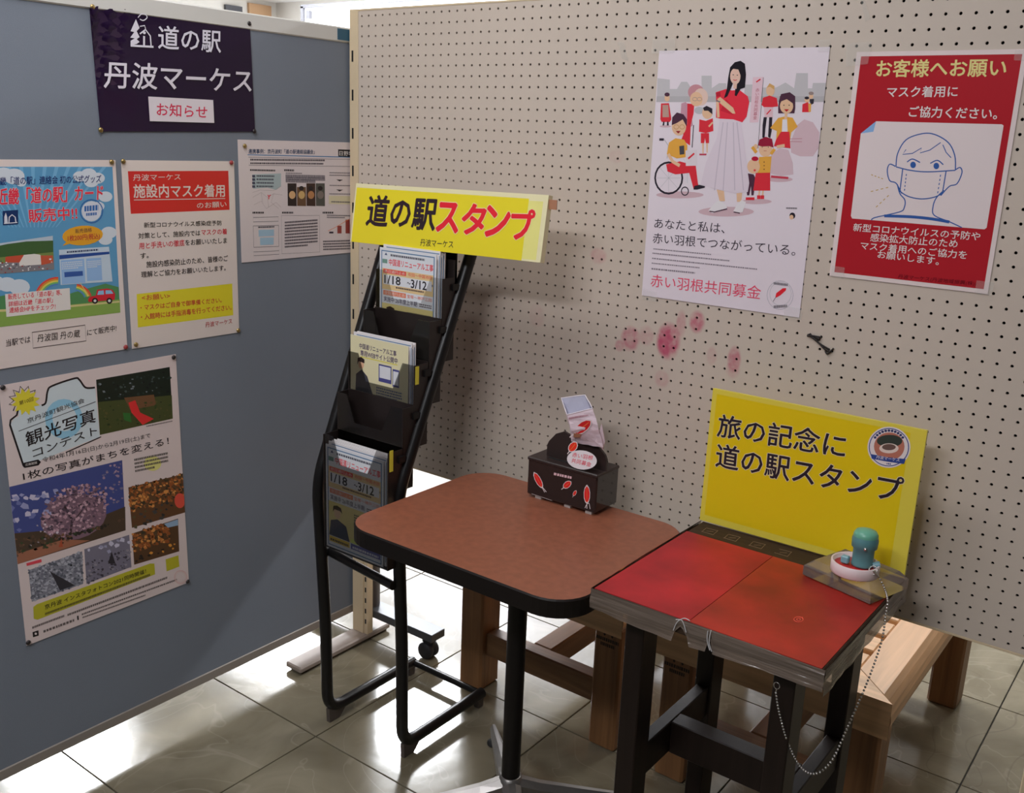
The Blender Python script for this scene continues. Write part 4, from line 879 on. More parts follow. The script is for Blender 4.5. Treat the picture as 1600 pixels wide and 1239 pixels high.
s.scatter(((50, 92), (815, -90), (838, 378), (108, 608)), 1500, [(136, 106, 116), (112, 86, 96), (150, 122, 130), (86, 66, 78), (60, 48, 58)], 8, 17, 4, el(.56, .52, .3, .33)); s.scatter(((50, 92), (815, -90), (838, 378), (108, 608)), 420, [(132, 110, 124), (120, 100, 116), (90, 84, 104)], 6, 14, 4, el(.98, .3, .2, .3)); s.scatter(((50, 92), (815, -90), (838, 378), (108, 608)), 260, [(160, 148, 156), (130, 120, 128), (112, 100, 106)], 6, 13, 4, el(.22, .72, .18, .14))
s.scatter(((90, 430), (600, 390), (830, 300), (110, 590)), 120, [(44, 52, 34), (70, 52, 40), (90, 64, 48), (36, 32, 28)], 8, 18, 4); s.line([(470, 400), (480, 300), (430, 220)], 14, (44, 32, 34), 4); s.line([(480, 330), (560, 230)], 8, (44, 32, 34), 4); s.poly([(390, 490), (410, 430), (420, 490)], (130, 60, 40), 6)
AU = [(140, 84, 44), (118, 68, 36), (160, 108, 56), (70, 52, 34), (44, 40, 30), (110, 60, 30)]
s.grp('printed_photo')
q = ((856, 92), (1226, 2), (1243, 256), (880, 362)); s.quad(*q, (74, 50, 32), 2); s.scatter(q, 520, AU, 8, 17, 3, lambda u, v: v < .62); s.scatter(q, 60, [(36, 36, 36), (52, 50, 48), (66, 60, 40)], 8, 20, 3, lambda u, v: v > .6 and u < .75); s.ell((1200, 180), 36, 50, (184, 70, 56), 5)
s.grp('printed_photo')
q = ((882, 400), (1188, 300), (1196, 518), (895, 608)); s.quad(*q, (66, 46, 30), 2); s.scatter(q, 400, AU, 8, 17, 3, lambda u, v: v < .6 and u < .8); s.scatter(q, 50, [(30, 26, 24), (180, 120, 50)], 7, 16, 3, lambda u, v: v > .65); s.poly([(1095, 335), (1186, 305), (1188, 345), (1120, 360)], (110, 130, 150), 5)
s.grp('printed_photo')
q = ((190, 645), (548, 518), (555, 735), (212, 855)); s.quad(*q, (96, 96, 104), 2); s.scatter(q, 480, [(112, 112, 120), (84, 84, 94), (130, 130, 138), (66, 68, 76)], 7, 15, 3); s.poly([(330, 650), (500, 745), (400, 780), (360, 700)], (40, 38, 42), 5)
s.grp('printed_photo')
q = ((562, 505), (862, 408), (877, 622), (577, 735)); s.quad(*q, (92, 88, 100), 2); s.scatter(q, 40, [(120, 118, 138), (150, 146, 160)], 10, 26, 3, lambda u, v: v < .35); s.scatter(q, 150, [(70, 66, 74), (110, 104, 112), (50, 46, 54)], 5, 13, 3, lambda u, v: v > .4); s.poly([(720, 600), (745, 520), (770, 600)], (40, 36, 40), 5)
s.grp('olive_band')
s.poly([(222, 890), (245, 872), (1000, 600), (1030, 600), (1035, 672), (250, 975), (225, 968)], (140, 134, 34), 2); s.poly([(1105, 572), (1190, 545), (1197, 620), (1112, 652)], (140, 134, 34), 2)
s.text('京丹波 インスタフォトコン2021同時開催！', (300, 908), (975, 664), (296, 876), (40, 36, 24), 6, .015); s.dashes((300, 945), (1000, 682), (300, 926), (70, 64, 30), n=60, fill=.8)
for a, b_, c_, n_ in (((215, 1035), (428, 955), (215, 1015), 16), ((450, 950), (1115, 700), (450, 930), 44), ((545, 945), (1180, 712), (545, 930), 40), ((290, 1062), (495, 985), (288, 1040), 9), ((550, 965), (970, 815), (550, 952), 34)): s.dashes(a, b_, c_, (74, 66, 64), n=n_, fill=.7)
s.quad((217, 1058), (256, 1045), (258, 1080), (220, 1092), (24, 20, 20), 5); s.ell((238, 1068), 8, 8, (180, 170, 168), 6); s.poly([(513, 950), (523, 947), (526, 975), (516, 978)], (24, 20, 20), 5)
s.quad((175, 598), (275, 570), (278, 590), (178, 616), (180, 60, 70), 5); s.ell((1205, 690), 42, 44, (196, 160, 156), 5, ring=4); s.ell((1205, 690), 34, 36, (200, 168, 160), 5, ring=2)
e_ = empty('photo_contest_poster', s.at(s.w / 2, 0), 'photo contest poster with a camera outline and landscape photographs, lowest on the partition', 'poster'); s.finish(e_, pcol=(176, 162, 160))
for q, n_ in (((3, 605), 'upper left'), ((270, 558), 'upper right'), ((43, 1003), 'lower left'), ((292, 908), 'lower right')): pin(onX(*q, PX), (1, 0, 0), 'dark thumbtack at the %s corner of the photo contest poster' % n_, 'dark')
#==================================================================== POSTERS ON THE PEGBOARD
s = px_sheet([(1028, 78), (1296, 75), (1005, 463), (1250, 495)], PG, rough=.25); s.view = (990, 60, 4.425); GY = (146, 142, 146)
for P_ in ([(160, 440), (165, 275), (250, 285), (250, 350), (300, 350), (330, 300), (370, 300), (400, 345), (470, 345), (470, 258), (540, 258), (540, 345), (590, 310), (640, 310), (650, 440)], [(760, 440), (770, 320), (830, 318), (850, 340), (985, 340), (1050, 305), (1110, 345), (1125, 240), (1205, 240), (1205, 345), (1235, 345), (1240, 308), (1330, 308), (1320, 440)]): s.poly(P_, (156, 152, 154), 1)
s.poly([(160, 400), (650, 400), (650, 440), (157, 440)], (146, 142, 144), 2); s.poly([(770, 400), (1322, 400), (1318, 440), (765, 440)], (146, 142, 144), 2)
SK = (206, 168, 136); RE = (176, 38, 48); YO = (206, 150, 62); DK = (36, 30, 38); SH = (166, 140, 146); PW = (176, 160, 164); PURP = (62, 36, 50)
s.grp('printed_shadow')
# ground shadows
for c_, a, b_ in (((320, 1082), 165, 24), ((640, 1198), 192, 34), ((850, 1128), 105, 18), ((1010, 975), 90, 18), ((220, 608), 40, 8)): s.ell(c_, a, b_, SH, 1)
s.grp('small_figure')
# small figure at far left
s.poly([(190, 450), (245, 448), (262, 560), (250, 578), (195, 578), (185, 560)], RE, 3); s.poly([(200, 460), (240, 460), (246, 545), (200, 545)], (150, 120, 110), 4); s.ell((232, 412), 18, 24, SK, 4); s.ell((232, 388), 18, 14, PURP, 5); s.poly([(205, 575), (214, 575), (212, 602), (200, 602)], DK, 4); s.poly([(232, 575), (242, 575), (244, 602), (230, 602)], DK, 4)
s.grp('old_figure')
# old person
s.ell((432, 372), 56, 54, (160, 112, 118), 3); s.ell((434, 420), 44, 50, SK, 4); s.ell((465, 405), 50, 60, (200, 172, 160), 3); s.ell((424, 420), 16, 12, (130, 110, 110), 5, ring=3); s.ell((456, 420), 16, 12, (130, 110, 110), 5, ring=3)
s.poly([(330, 450), (360, 440), (392, 470), (410, 600), (360, 640), (325, 520)], (158, 118, 130), 2); s.poly([(372, 450), (420, 455), (415, 520), (395, 600), (390, 740), (330, 700), (370, 600)], RE, 3); s.ell((455, 498), 35, 25, (150, 150, 154), 3); s.line([(415, 600), (405, 755)], 6, DK, 4)
s.grp('reading_figure')
# child reading
s.ell((510, 515), 36, 42, SK, 4); s.poly([(480, 480), (505, 466), (545, 485), (545, 525), (515, 500), (488, 500)], DK, 5); s.poly([(455, 560), (500, 570), (548, 552), (552, 640), (500, 655), (452, 645)], RE, 4); s.poly([(465, 655), (522, 655), (522, 724), (500, 724), (494, 690), (488, 724), (465, 724)], RE, 4); s.poly([(474, 724), (486, 724), (484, 795), (476, 795)], SK, 4); s.poly([(502, 724), (514, 724), (512, 790), (504, 790)], SK, 4); s.poly([(455, 797), (505, 797), (503, 808), (455, 808)], (150, 40, 60), 4); s.line([(520, 610), (548, 580)], 12, SK, 5)
s.grp('wheelchair_figure')
# wheelchair user
s.ell((243, 965), 94, 108, DK, 3, ring=13); 
for k in range(8): a = k * math.pi / 4; s.line([(243, 965), (243 + 84 * math.cos(a), 965 + 96 * math.sin(a))], 2, (150, 146, 150), 3)
s.ell((355, 1056), 24, 28, DK, 4, ring=7); s.line([(178, 699), (210, 699)], 15, DK, 4); s.line([(210, 695), (240, 740), (232, 830)], 5, GY, 4); s.line([(345, 830), (370, 880), (372, 1000)], 6, (170, 166, 172), 4)
s.poly([(245, 720), (290, 690), (350, 700), (372, 740), (370, 820), (300, 830), (230, 800)], YO, 5); s.ell((314, 610), 50, 62, SK, 6); s.poly([(264, 600), (268, 545), (300, 512), (345, 525), (370, 560), (368, 610), (340, 560), (300, 585)], PURP, 7); s.ell((296, 612), 17, 15, (150, 110, 60), 8, ring=3); s.ell((336, 612), 17, 15, (150, 110, 60), 8, ring=3); s.poly([(292, 640), (326, 640), (310, 658)], (120, 20, 30), 8)
s.line([(240, 800), (270, 850), (320, 880)], 22, SK, 7); s.poly([(225, 870), (320, 850), (430, 880), (445, 1000), (455, 1035), (415, 1040), (385, 930), (290, 940), (235, 920)], RE, 6); s.poly([(414, 1045), (420, 1020), (455, 1012), (495, 1022), (492, 1032), (440, 1045)], DK, 7); s.poly([(360, 775), (440, 770), (440, 880), (362, 882)], (178, 168, 172), 7); s.line([(378, 832), (420, 795)], 12, RE, 8); s.poly([(316, 745), (350, 740), (352, 800), (320, 805)], (60, 56, 60), 7)
s.poly([(355, 590), (390, 600), (385, 700), (340, 660)], RE, 5)
s.grp('woman_figure')
# centre woman (photo-like)
s.poly([(598, 548), (742, 552), (760, 700), (800, 1000), (790, 1062), (700, 1072), (560, 1040), (465, 1010), (500, 860), (575, 690)], (178, 166, 174), 7)
for x0, x1 in ((620, 560), (650, 620), (690, 700), (715, 760)): s.line([(x0, 580), ((x0 + x1) / 2, 800), (x1, 1050)], 7, (160, 148, 158), 8, True)
s.poly([(575, 1045), (625, 1055), (632, 1125), (595, 1125)], SK, 6); s.poly([(712, 1070), (752, 1060), (745, 1130), (715, 1130)], SK, 6)
s.poly([(518, 1190), (560, 1140), (590, 1118), (640, 1150), (648, 1180), (600, 1195), (545, 1208)], (200, 194, 196), 8); s.line([(525, 1195), (560, 1200), (648, 1178)], 7, PURP, 9); s.poly([(690, 1195), (715, 1150), (745, 1118), (778, 1130), (755, 1200), (715, 1210)], (200, 194, 196), 8); s.line([(692, 1200), (735, 1208)], 7, PURP, 9)
s.poly([(570, 372), (640, 350), (680, 360), (730, 355), (790, 400), (800, 440), (782, 540), (752, 580), (690, 560), (600, 555), (570, 548), (572, 470)], (184, 40, 54), 8); s.poly([(640, 420), (700, 490), (690, 530), (600, 500)], (166, 30, 46), 9); s.poly([(578, 420), (600, 405), (690, 480), (705, 520), (685, 520), (600, 450)], SK, 10); s.poly([(572, 440), (590, 430), (596, 545), (578, 548)], SK, 9); s.poly([(568, 375), (600, 370), (602, 400), (572, 405)], (150, 24, 40), 10); s.line([(572, 430), (600, 440)], 8, (90, 90, 96), 11)
s.poly([(655, 270), (668, 200), (700, 165), (740, 155), (770, 175), (778, 250), (770, 340), (740, 350), (712, 400), (700, 395), (705, 330), (690, 300), (680, 330), (650, 400), (625, 415), (645, 350)], (24, 20, 26), 9); s.ell((704, 262), 36, 56, (212, 176, 160), 10); s.poly([(665, 235), (690, 185), (740, 200), (742, 260), (725, 215), (690, 210)], (24, 20, 26), 11); s.poly([(690, 310), (716, 315), (712, 350), (690, 345)], (206, 168, 150), 9)
s.ell((690, 252), 5, 3, (40, 30, 34), 12); s.ell((718, 254), 5, 3, (40, 30, 34), 12); s.line([(690, 285), (702, 291), (716, 286)], 5, (170, 50, 60), 12); s.line([(704, 258), (702, 270)], 2.5, (180, 130, 110), 12)
s.grp('banner_figure')
# banner and person holding it
s.poly([(826, 268), (898, 266), (862, 580), (802, 582)], (196, 168, 176), 3); s.line([(898, 270), (860, 760)], 3, DK, 4); s.line([(848, 302), (878, 282)], 9, RE, 5); s.text('赤\nい\n羽\n根\n共\n同\n募\n金', (826, 560), (852, 560), (845, 345), (150, 70, 84), 5, 0)
s.ell((946, 360), 30, 40, SK, 5); s.poly([(922, 340), (940, 310), (975, 330), (972, 355), (945, 335)], (170, 130, 80), 6); s.poly([(895, 410), (940, 395), (990, 412), (1000, 470), (960, 475), (905, 478), (885, 460)], RE, 5); s.poly([(902, 475), (965, 475), (962, 545), (906, 545)], (180, 150, 156), 5); s.line([(920, 525), (950, 492)], 8, RE, 6); s.poly([(900, 545), (922, 545), (912, 620), (906, 690), (890, 685), (892, 600)], DK, 5); s.poly([(938, 545), (960, 545), (955, 640), (945, 690), (930, 680)], DK, 5)
s.grp('yellow_coat_figure')
# woman in yellow
s.poly([(1000, 550), (1045, 540), (1100, 548), (1135, 610), (1090, 650), (1080, 720), (985, 720), (990, 640), (945, 620)], YO, 5); s.poly([(1030, 560), (1062, 560), (1066, 650), (1025, 650)], (206, 200, 206), 6); s.poly([(1020, 645), (1078, 645), (1085, 760), (970, 745), (985, 700)], RE, 6); s.poly([(1005, 430), (1020, 385), (1080, 372), (1118, 400), (1118, 480), (1112, 518), (1000, 518), (1000, 480)], PURP, 6); s.ell((1058, 468), 46, 52, SK, 7); s.poly([(1010, 440), (1060, 420), (1110, 455), (1112, 410), (1060, 385), (1012, 400)], PURP, 8); s.poly([(1040, 490), (1076, 490), (1058, 508)], (150, 20, 30), 8); s.ell((1040, 462), 4, 4, DK, 8); s.ell((1076, 462), 4, 4, DK, 8); s.line([(1055, 515), (1052, 560)], 20, SK, 6)
s.line([(1060, 695), (1165, 693)], 3, (150, 90, 100), 6); s.line([(1060, 712), (1165, 715)], 3, (150, 90, 100), 6)
s.grp('printed_sack')
# sacks
s.poly([(1130, 600), (1180, 560), (1240, 580), (1285, 650), (1290, 760), (1240, 815), (1150, 815), (1090, 790), (1085, 720)], (170, 146, 152), 3); s.poly([(955, 800), (1010, 760), (1070, 770), (1100, 860), (1105, 940), (1020, 950), (930, 930), (925, 880)], (170, 148, 154), 5); s.line([(950, 955), (1070, 965)], 15, (160, 50, 64), 4); s.line([(990, 750), (1045, 740)], 20, SK, 7)
s.grp('distant_figure')
# pair at right
s.ell((1200, 425), 18, 20, SK, 4); s.ell((1198, 412), 16, 10, DK, 5); s.poly([(1168, 455), (1205, 440), (1222, 470), (1218, 510), (1165, 510)], RE, 4); s.ell((1228, 400), 15, 18, SK, 3); s.ell((1228, 380), 18, 12, (120, 104, 100), 4); s.poly([(1215, 420), (1248, 418), (1245, 450), (1225, 460)], (40, 36, 44), 3); s.poly([(1208, 450), (1228, 450), (1226, 508), (1210, 508)], (190, 140, 70), 4)
s.grp('girl_figure')
# girl with child
s.ell((912, 770), 46, 48, SK, 6); s.poly([(862, 740), (870, 700), (915, 680), (958, 695), (968, 755), (940, 745), (890, 748)], (120, 24, 44), 7); s.ell((845, 748), 14, 18, SK, 5); s.line([(850, 790), (820, 750)], 22, YO, 6); s.line([(950, 800), (975, 765)], 22, YO, 6); s.poly([(868, 820), (955, 815), (945, 930), (855, 935)], YO, 6); s.poly([(845, 930), (945, 928), (945, 1052), (828, 1052)], RE, 6)
for y in (855, 880, 905): s.ell((903, y), 4, 4, (70, 30, 30), 7)
for x in (870, 895): s.line([(x, 1052), (x - 4, 1092)], 12, SK, 5); s.poly([(x - 16, 1085), (x + 8, 1085), (x + 8, 1110), (x - 16, 1110)], RE, 6)
s.ell((890, 752), 3, 3, DK, 8); s.ell((932, 752), 3, 3, DK, 8); s.line([(900, 778), (920, 778)], 3, (150, 60, 60), 8)
s.ell((830, 885), 44, 50, SK, 7); s.ell((840, 832), 24, 16, (150, 20, 44), 8); s.ell((838, 912), 8, 8, (190, 60, 60), 8); s.poly([(775, 930), (830, 940), (840, 960), (838, 1020), (830, 1085), (815, 1085), (812, 1020), (800, 1085), (785, 1085), (775, 1000)], PURP, 6); s.line([(780, 940), (772, 900)], 12, DK, 6); s.line([(776, 1108), (836, 1108)], 18, RE, 6)
s.grp('printed_emblem')
# text block
s.dashes((1055, 1178), (1130, 1180), (1055, 1165), (90, 84, 90), n=8, fill=.8); s.ell((1098, 1226), 20, 22, DK, 4); s.ell((1092, 1236), 14, 16, SK, 5)
s.view = (990, 300, 5); TK = (50, 42, 50)
s.text('あなたと私は、', (160, 282), (710, 325), (166, 205), TK, 6, -.004); s.text('赤い羽根でつながっている。', (148, 398), (1262, 500), (154, 318), TK, 6, -.004)
for a, b_, c_, n_ in (((155, 448), (605, 492), (156, 434), 24), ((148, 482), (748, 542), (149, 466), 30), ((145, 522), (965, 608), (146, 506), 40), ((142, 560), (515, 596), (143, 545), 20), ((140, 605), (480, 638), (141, 585), 14)): s.dashes(a, b_, c_, (110, 100, 108), n=n_, fill=.6)
s.text('赤い羽根共同募金', (132, 738), (990, 840), (140, 640), (184, 60, 84), 6, -.003)
s.ell((1145, 805), 102, 112, (150, 146, 154), 4, ring=4); s.ell((1148, 795), 84, 92, (150, 150, 154), 4, ring=3); s.poly([(1108, 820), (1115, 790), (1165, 752), (1192, 750), (1190, 768), (1150, 805), (1115, 825)], (184, 34, 44), 5); s.line([(1112, 820), (1090, 855)], 4, (90, 70, 80), 5)
s.dashes((1095, 908), (1200, 900), (1095, 885), (90, 84, 90), n=7, fill=.9); s.dashes((1095, 722), (1205, 735), (1095, 702), (90, 84, 90), n=7, fill=.9)
e_ = empty('charity_poster', s.at(s.w / 2, 0), 'white poster with a woman in red blouse and grey skirt among cartoon people', 'poster'); s.finish(e_, pcol=(184, 174, 180))
WPOS = s
# ---------------- red mask poster
s = px_sheet([(1338, 82), (1600, 76), (1297, 430), (1550, 461)], PG, rough=.2); s.view = (1280, 60, 2.95); s.th = .0009
s.raw = True; s.poly([(.009, .008), (s.w - .008, .008), (s.w - .008, s.h - .008), (.009, s.h - .008)], (142, 26, 34), 1); s.raw = False
YL = (200, 186, 124); WW = (204, 194, 192); BL = (44, 74, 130)
s.text('お客様へお願い', (262, 178), (858, 176), (268, 100), YL, 6, .03); s.text('マスク着用に', (312, 272), (636, 270), (316, 222), WW, 6, .02); s.text('ご協力ください。', (412, 362), (818, 374), (418, 312), WW, 6, .025)
s.grp('drawing_panel')
s.poly([(192, 438), (262, 382), (842, 396), (850, 402), (772, 872), (762, 880), (152, 830), (146, 818)], (184, 172, 172), 2); s.poly([(192, 438), (262, 382), (250, 430)], (110, 140, 176), 3)
s.grp('masked_face_drawing')
s.line([(354, 590), (362, 530), (400, 468), (470, 440), (530, 442), (595, 480), (625, 540), (628, 606)], 5, BL, 4, True); s.line([(352, 590), (325, 580), (314, 610), (325, 655), (355, 668), (380, 715)], 5, BL, 4, True)
s.line([(628, 606), (650, 595), (658, 620), (635, 670), (600, 682), (560, 725)], 5, BL, 4, True); s.line([(354, 592), (420, 608), (500, 615), (628, 608)], 5, BL, 4, True); s.line([(385, 602), (372, 705)], 5, BL, 4); s.line([(585, 612), (568, 715)], 5, BL, 4)
s.line([(368, 702), (410, 728), (470, 740), (530, 732), (568, 714)], 5, BL, 4, True); s.line([(360, 672), (372, 715), (395, 745), (392, 780), (370, 800), (260, 825), (240, 838)], 5, BL, 4, True); s.line([(575, 700), (540, 735), (525, 775), (530, 815), (600, 845), (658, 872)], 5, BL, 4, True); s.line([(300, 818), (420, 822), (520, 832), (600, 846)], 13, BL, 4, True)
s.line([(400, 512), (385, 535), (430, 530), (472, 505), (465, 528), (510, 515), (560, 480)], 4, BL, 4); s.line([(570, 490), (585, 525), (608, 550)], 4, BL, 4)
s.line([(405, 570), (430, 556), (465, 572)], 5, BL, 4, True); s.line([(512, 576), (545, 562), (572, 582)], 5, BL, 4, True); s.ell((433, 583), 13, 15, BL, 4); s.ell((540, 588), 13, 15, BL, 4)
for k in range(5): s.line([(402 - k * 2, 625 + k * 17), (401 - k * 2, 634 + k * 17)], 4, BL, 4); s.line([(560 - k * 3, 628 + k * 19), (558 - k * 3, 638 + k * 19)], 4, BL, 4)
for a, b_ in (((240, 628), (295, 648)), ((238, 706), (320, 686)), ((262, 778), (322, 722))):
    for t in (0, .28, .56, .84): s.line([(a[0] + (b_[0] - a[0]) * t, a[1] + (b_[1] - a[1]) * t), (a[0] + (b_[0] - a[0]) * (t + .14), a[1] + (b_[1] - a[1]) * (t + .14))], 4, (160, 130, 70), 4)
s.text('新型コロナウイルスの予防や', (156, 888), (740, 932), (160, 852), WW, 6, .015); s.text('感染拡大防止のため', (235, 935), (636, 966), (239, 898), WW, 6, .015); s.text('マスク着用へのご協力を', (190, 972), (678, 1018), (194, 936), WW, 6, .015); s.text('お願いします。', (268, 1012), (550, 1046), (272, 978), WW, 6, .015)
s.text('丹波マーケス(丹波地域振興(株))', (362, 1108), (722, 1144), (366, 1086), (84, 12, 22), 6, .01)
e_ = empty('mask_poster', s.at(s.w / 2, 0), 'red laminated poster with a line drawing of a masked face at the right edge', 'poster'); s.finish(e_, pcol=(186, 172, 170))
# ---------------- tape pieces
tape = bpy.data.materials.new('clear_tape'); tape.use_nodes = True; _n = tape.node_tree; _n.nodes.remove(_n.nodes['Principled BSDF'])
_t = _n.nodes.new('ShaderNodeBsdfTransparent'); _d = _n.nodes.new('ShaderNodeBsdfDiffuse'); _d.inputs[0].default_value = (.8, .82, .78, 1); _m = _n.nodes.new('ShaderNodeMixShader'); _m.inputs[0].default_value = .16
_n.links.new(_t.outputs[0], _m.inputs[1]); _n.links.new(_d.outputs[0], _m.inputs[2]); _n.links.new(_m.outputs[0], _n.nodes['Material Output'].inputs[0])
for i, (pts, th_, lab) in enumerate((([(1020, 62), (1055, 60), (1054, 82), (1018, 84)], .003, 'clear tape on the upper left corner of the white poster'), ([(1280, 62), (1298, 62), (1296, 80), (1278, 80)], .003, 'clear tape on the upper right corner of the white poster'),
        ([(1322, 68), (1362, 65), (1356, 100), (1322, 104)], .0035, 'clear tape strip on the upper left corner of the red poster'), ([(1586, 78), (1612, 78), (1608, 96), (1584, 94)], .0035, 'clear tape on the upper right corner of the red poster'),
        ([(1300, 415), (1320, 418), (1318, 436), (1298, 432)], .0035, 'clear tape on the lower left corner of the red poster'), ([(1526, 438), (1554, 442), (1549, 462), (1523, 458)], .0035, 'clear tape on the lower right corner of the red poster'),
        ([(1004, 452), (1026, 456), (1026, 472), (1003, 468)], .003, 'clear tape on the lower left corner of the white poster'), ([(1226, 478), (1254, 482), (1252, 500), (1224, 497)], .003, 'clear tape on the lower right corner of the white poster'),
        ([(965, 66), (975, 66), (982, 96), (972, 92)], .0006, 'old clear tape scrap left of the white poster'), ([(1345, 0), (1352, 0), (1360, 30), (1352, 34)], .0006, 'old clear tape scrap above the red poster'))):
    P_ = [onY(x, y, -th_ - .001) for x, y in pts][::-1]
    o = MB().add(P_, [tuple(range(len(P_)))], tape).build('tape_piece', None, sum(P_, V3()) / 4); tag(o, lab, 'tape', 'clear tape pieces on the pegboard')
# black cord scrap tied in the holes
k_ = MB(); bb = mat('black_cord', (.02, .014, .014), .6)
for pts in ([(1262, 523), (1275, 530), (1290, 545), (1300, 550)], [(1266, 521), (1280, 535), (1297, 546)], [(1284, 527), (1270, 524), (1262, 525)], [(1303, 544), (1294, 552), (1290, 548)], [(1270, 526), (1282, 529), (1276, 531)]):
    P_ = [onY(x, y, 0) for x, y in pts]; P_ = [p + V3((0, -.004 if 0 < i < len(P_) - 1 else -.002, 0)) for i, p in enumerate(P_)]
    k_.tube(smooth_path(P_, 4), .0018, bb, 6)
tag(k_.build('cord_scrap', None, onY(1283, 536, 0)), 'short scrap of black cord knotted on the pegboard below the posters', 'cord')
#==================================================================== YELLOW SIGN ON THE STAMP TABLE
zt2 = (onY(1111, 608, -.10).z + onY(1452, 673, -.10).z) / 2
xa, xb = onY(1094, 812, -.1).x, onY(1413, 903, -.1).x
s = Sheet((xa, -.1015, SZ + .0005), (xb, -.1015, SZ + .0005), (xa - .001, -.0965, zt2), th=.001, rough=.32); s.view = (1080, 600, 4.1026)
sg2 = empty('souvenir_stamp_sign', s.at(s.w / 2, 0), 'yellow board with round badge standing at the back of the stamp table', 'sign')
MB().prism([s.at(0, 0, -.007), s.at(s.w, 0, -.007), s.at(s.w, s.h, -.007), s.at(0, s.h, -.007)], s.N * .007, mat('acrylic_backing', C(176, 164, 60), .3)).build('backing_board', sg2)
s.raw = True; s.poly([(.010, .014), (s.w - .028, .014), (s.w - .028, s.h - .010), (.010, s.h - .010)], (194, 168, 16), 1); s.raw = False
BK = (34, 26, 34)
s.text('旅の記念に', (165, 335), (980, 478), (180, 190), (196, 184, 150), 4, .06); s.text('旅の記念に', (165, 335), (980, 478), (180, 190), BK, 6, .022)
s.text('道の駅スタンプ', (155, 530), (1345, 768), (168, 378), (196, 184, 150), 4, .06); s.text('道の駅スタンプ', (155, 530), (1345, 768), (168, 378), BK, 6, .022)
s.grp('round_badge')
c0 = (1268, 405)
s.ell(c0, 138, 132, (190, 180, 178), 5, n=36); s.ell(c0, 126, 120, (44, 60, 110), 6, n=36, ring=6); s.ell((1270, 400), 98, 90, (150, 92, 76), 6, n=28); s.ell((1272, 365), 82, 40, (44, 50, 44), 7); s.ell((1268, 412), 62, 32, (186, 170, 160), 7); s.ell((1268, 404), 44, 20, (86, 66, 60), 8)
s.poly([(1150, 448), (1268, 470), (1375, 480), (1365, 512), (1262, 498), (1158, 478)], (38, 56, 112), 9); s.text('丹波マーケス', (1185, 478), (1335, 498), (1188, 456), (196, 188, 188), 10, .01)
for k in range(11):
    a = math.radians(215 + k * 11); p = (1268 + 108 * math.cos(a), 402 + 104 * math.sin(a)); s.ell(p, 9, 8, (40, 44, 80), 8)
s.text('500', (1240, 512), (1280, 516), (1240, 500), (44, 60, 110), 8, 0) if 0 else s.dashes((1235, 512), (1282, 518), (1235, 500), (44, 60, 110), n=4, fill=.8)
s.finish(sg2, 'paper', (182, 166, 58))
#==================================================================== DONATION BOX WITH BAG
bx0, bx1, by0, by1 = .735, .921, -.198, -.108; bz = TZ + .006; bt = TZ + .096
db = empty('donation_box', (.828, -.153, TZ), 'small black donation box with red feathers and arched back panel on the brown table', 'donation box')
gb = mat('glossy_black_card', (.022, .017, .017), .14, coat=.4); mb_ = mat('matt_black_card', (.035, .022, .02), .4)
MB().box((bx0, by0, bz), (bx1, by1, bt - .001), gb, .003).build('body', db)
MB().box((bx0 - .001, by0 - .002, bt - .008), (bx1 + .001, by1 + .001, bt), mb_, .002).build('lid', db)
box('coin_slot', (bx0 + .04, -.176, bt), (bx0 + .11, -.17, bt + .0006), mat('slot_black', (.01, .01, .01)), db)
for x in (bx0 + .03, bx0 + .11, bx1 - .02): box('foot_pad', (x - .008, by0 + .004, TZ), (x + .008, by0 + .02, bz), mat('white_pad', (.55, .5, .47), .5), db)
yp = -.165; prof = []
for u, v in ((0, 0), (1, 0), (1.0, .30), (.97, .42), (.86, .60), (.72, .70), (.58, .66), (.5, .60), (.42, .70), (.28, .78), (.14, .66), (.03, .42), (0, .3)):
    prof.append((bx0 + .028 + u * (bx1 - bx0 - .028), yp, bt + v * .085))
MB().prism([(p.x, p.y, p.z) for p in prof and [V3(q) for q in prof]], (0, .006, 0), mb_).build('back_panel', db)
def feather(s, c, L, w, rot, col=(196, 34, 38), ly=4):
    P_ = []
    for t, ww in ((0, .15), (.1, .6), (.3, .95), (.6, 1), (.85, .7), (1, .1)): P_.append((t, ww))
    pts = [(t * L - L / 2, ww * w / 2) for t, ww in P_] + [(t * L - L / 2, -ww * w / 2) for t, ww in P_[::-1]]
    R_ = lambda p, k: (c[0] + k * (p[0] * math.cos(rot) - p[1] * math.sin(rot)), c[1] + k * (p[0] * math.sin(rot) + p[1] * math.cos(rot)))
    s.poly([R_(p, 1.18) for p in pts], (214, 200, 200), ly, clamp=False); s.poly([R_(p, 1) for p in pts], col, ly + 1, clamp=False); s.line([R_((-L * .9, 0), 1), R_((-L / 2, 0), 1)], w * .12, (214, 200, 200), ly); s.line([R_((-L / 2, 0), 1), R_((L * .4, 0), 1)], w * .07, (214, 120, 60), ly + 2)
s = Sheet((bx0, by0, bz), (bx1, by0, bz), (bx0, by0, bt - .01), th=.0003, rough=.25); s.view = (820, 600, 5.632)
feather(s, (118, 845), 135, 44, math.radians(-118)); feather(s, (374, 885), 75, 48, math.radians(-40)); feather(s, (547, 970), 140, 48, math.radians(-90)); feather(s, (440, 960), 46, 24, math.radians(-62))
s.line([(190, 950), (170, 925), (150, 900)], 6, (200, 190, 190), 4); s.dashes((255, 800), (410, 835), (260, 770), (206, 170, 176), n=5, fill=.7); s.line([(530, 1090), (545, 1060), (565, 1050), (575, 1100)], 5, (200, 190, 190), 4, True); s.line([(60, 965), (240, 1025)], 5, (130, 120, 118), 3)
s.prints(db, 'printed_feather')
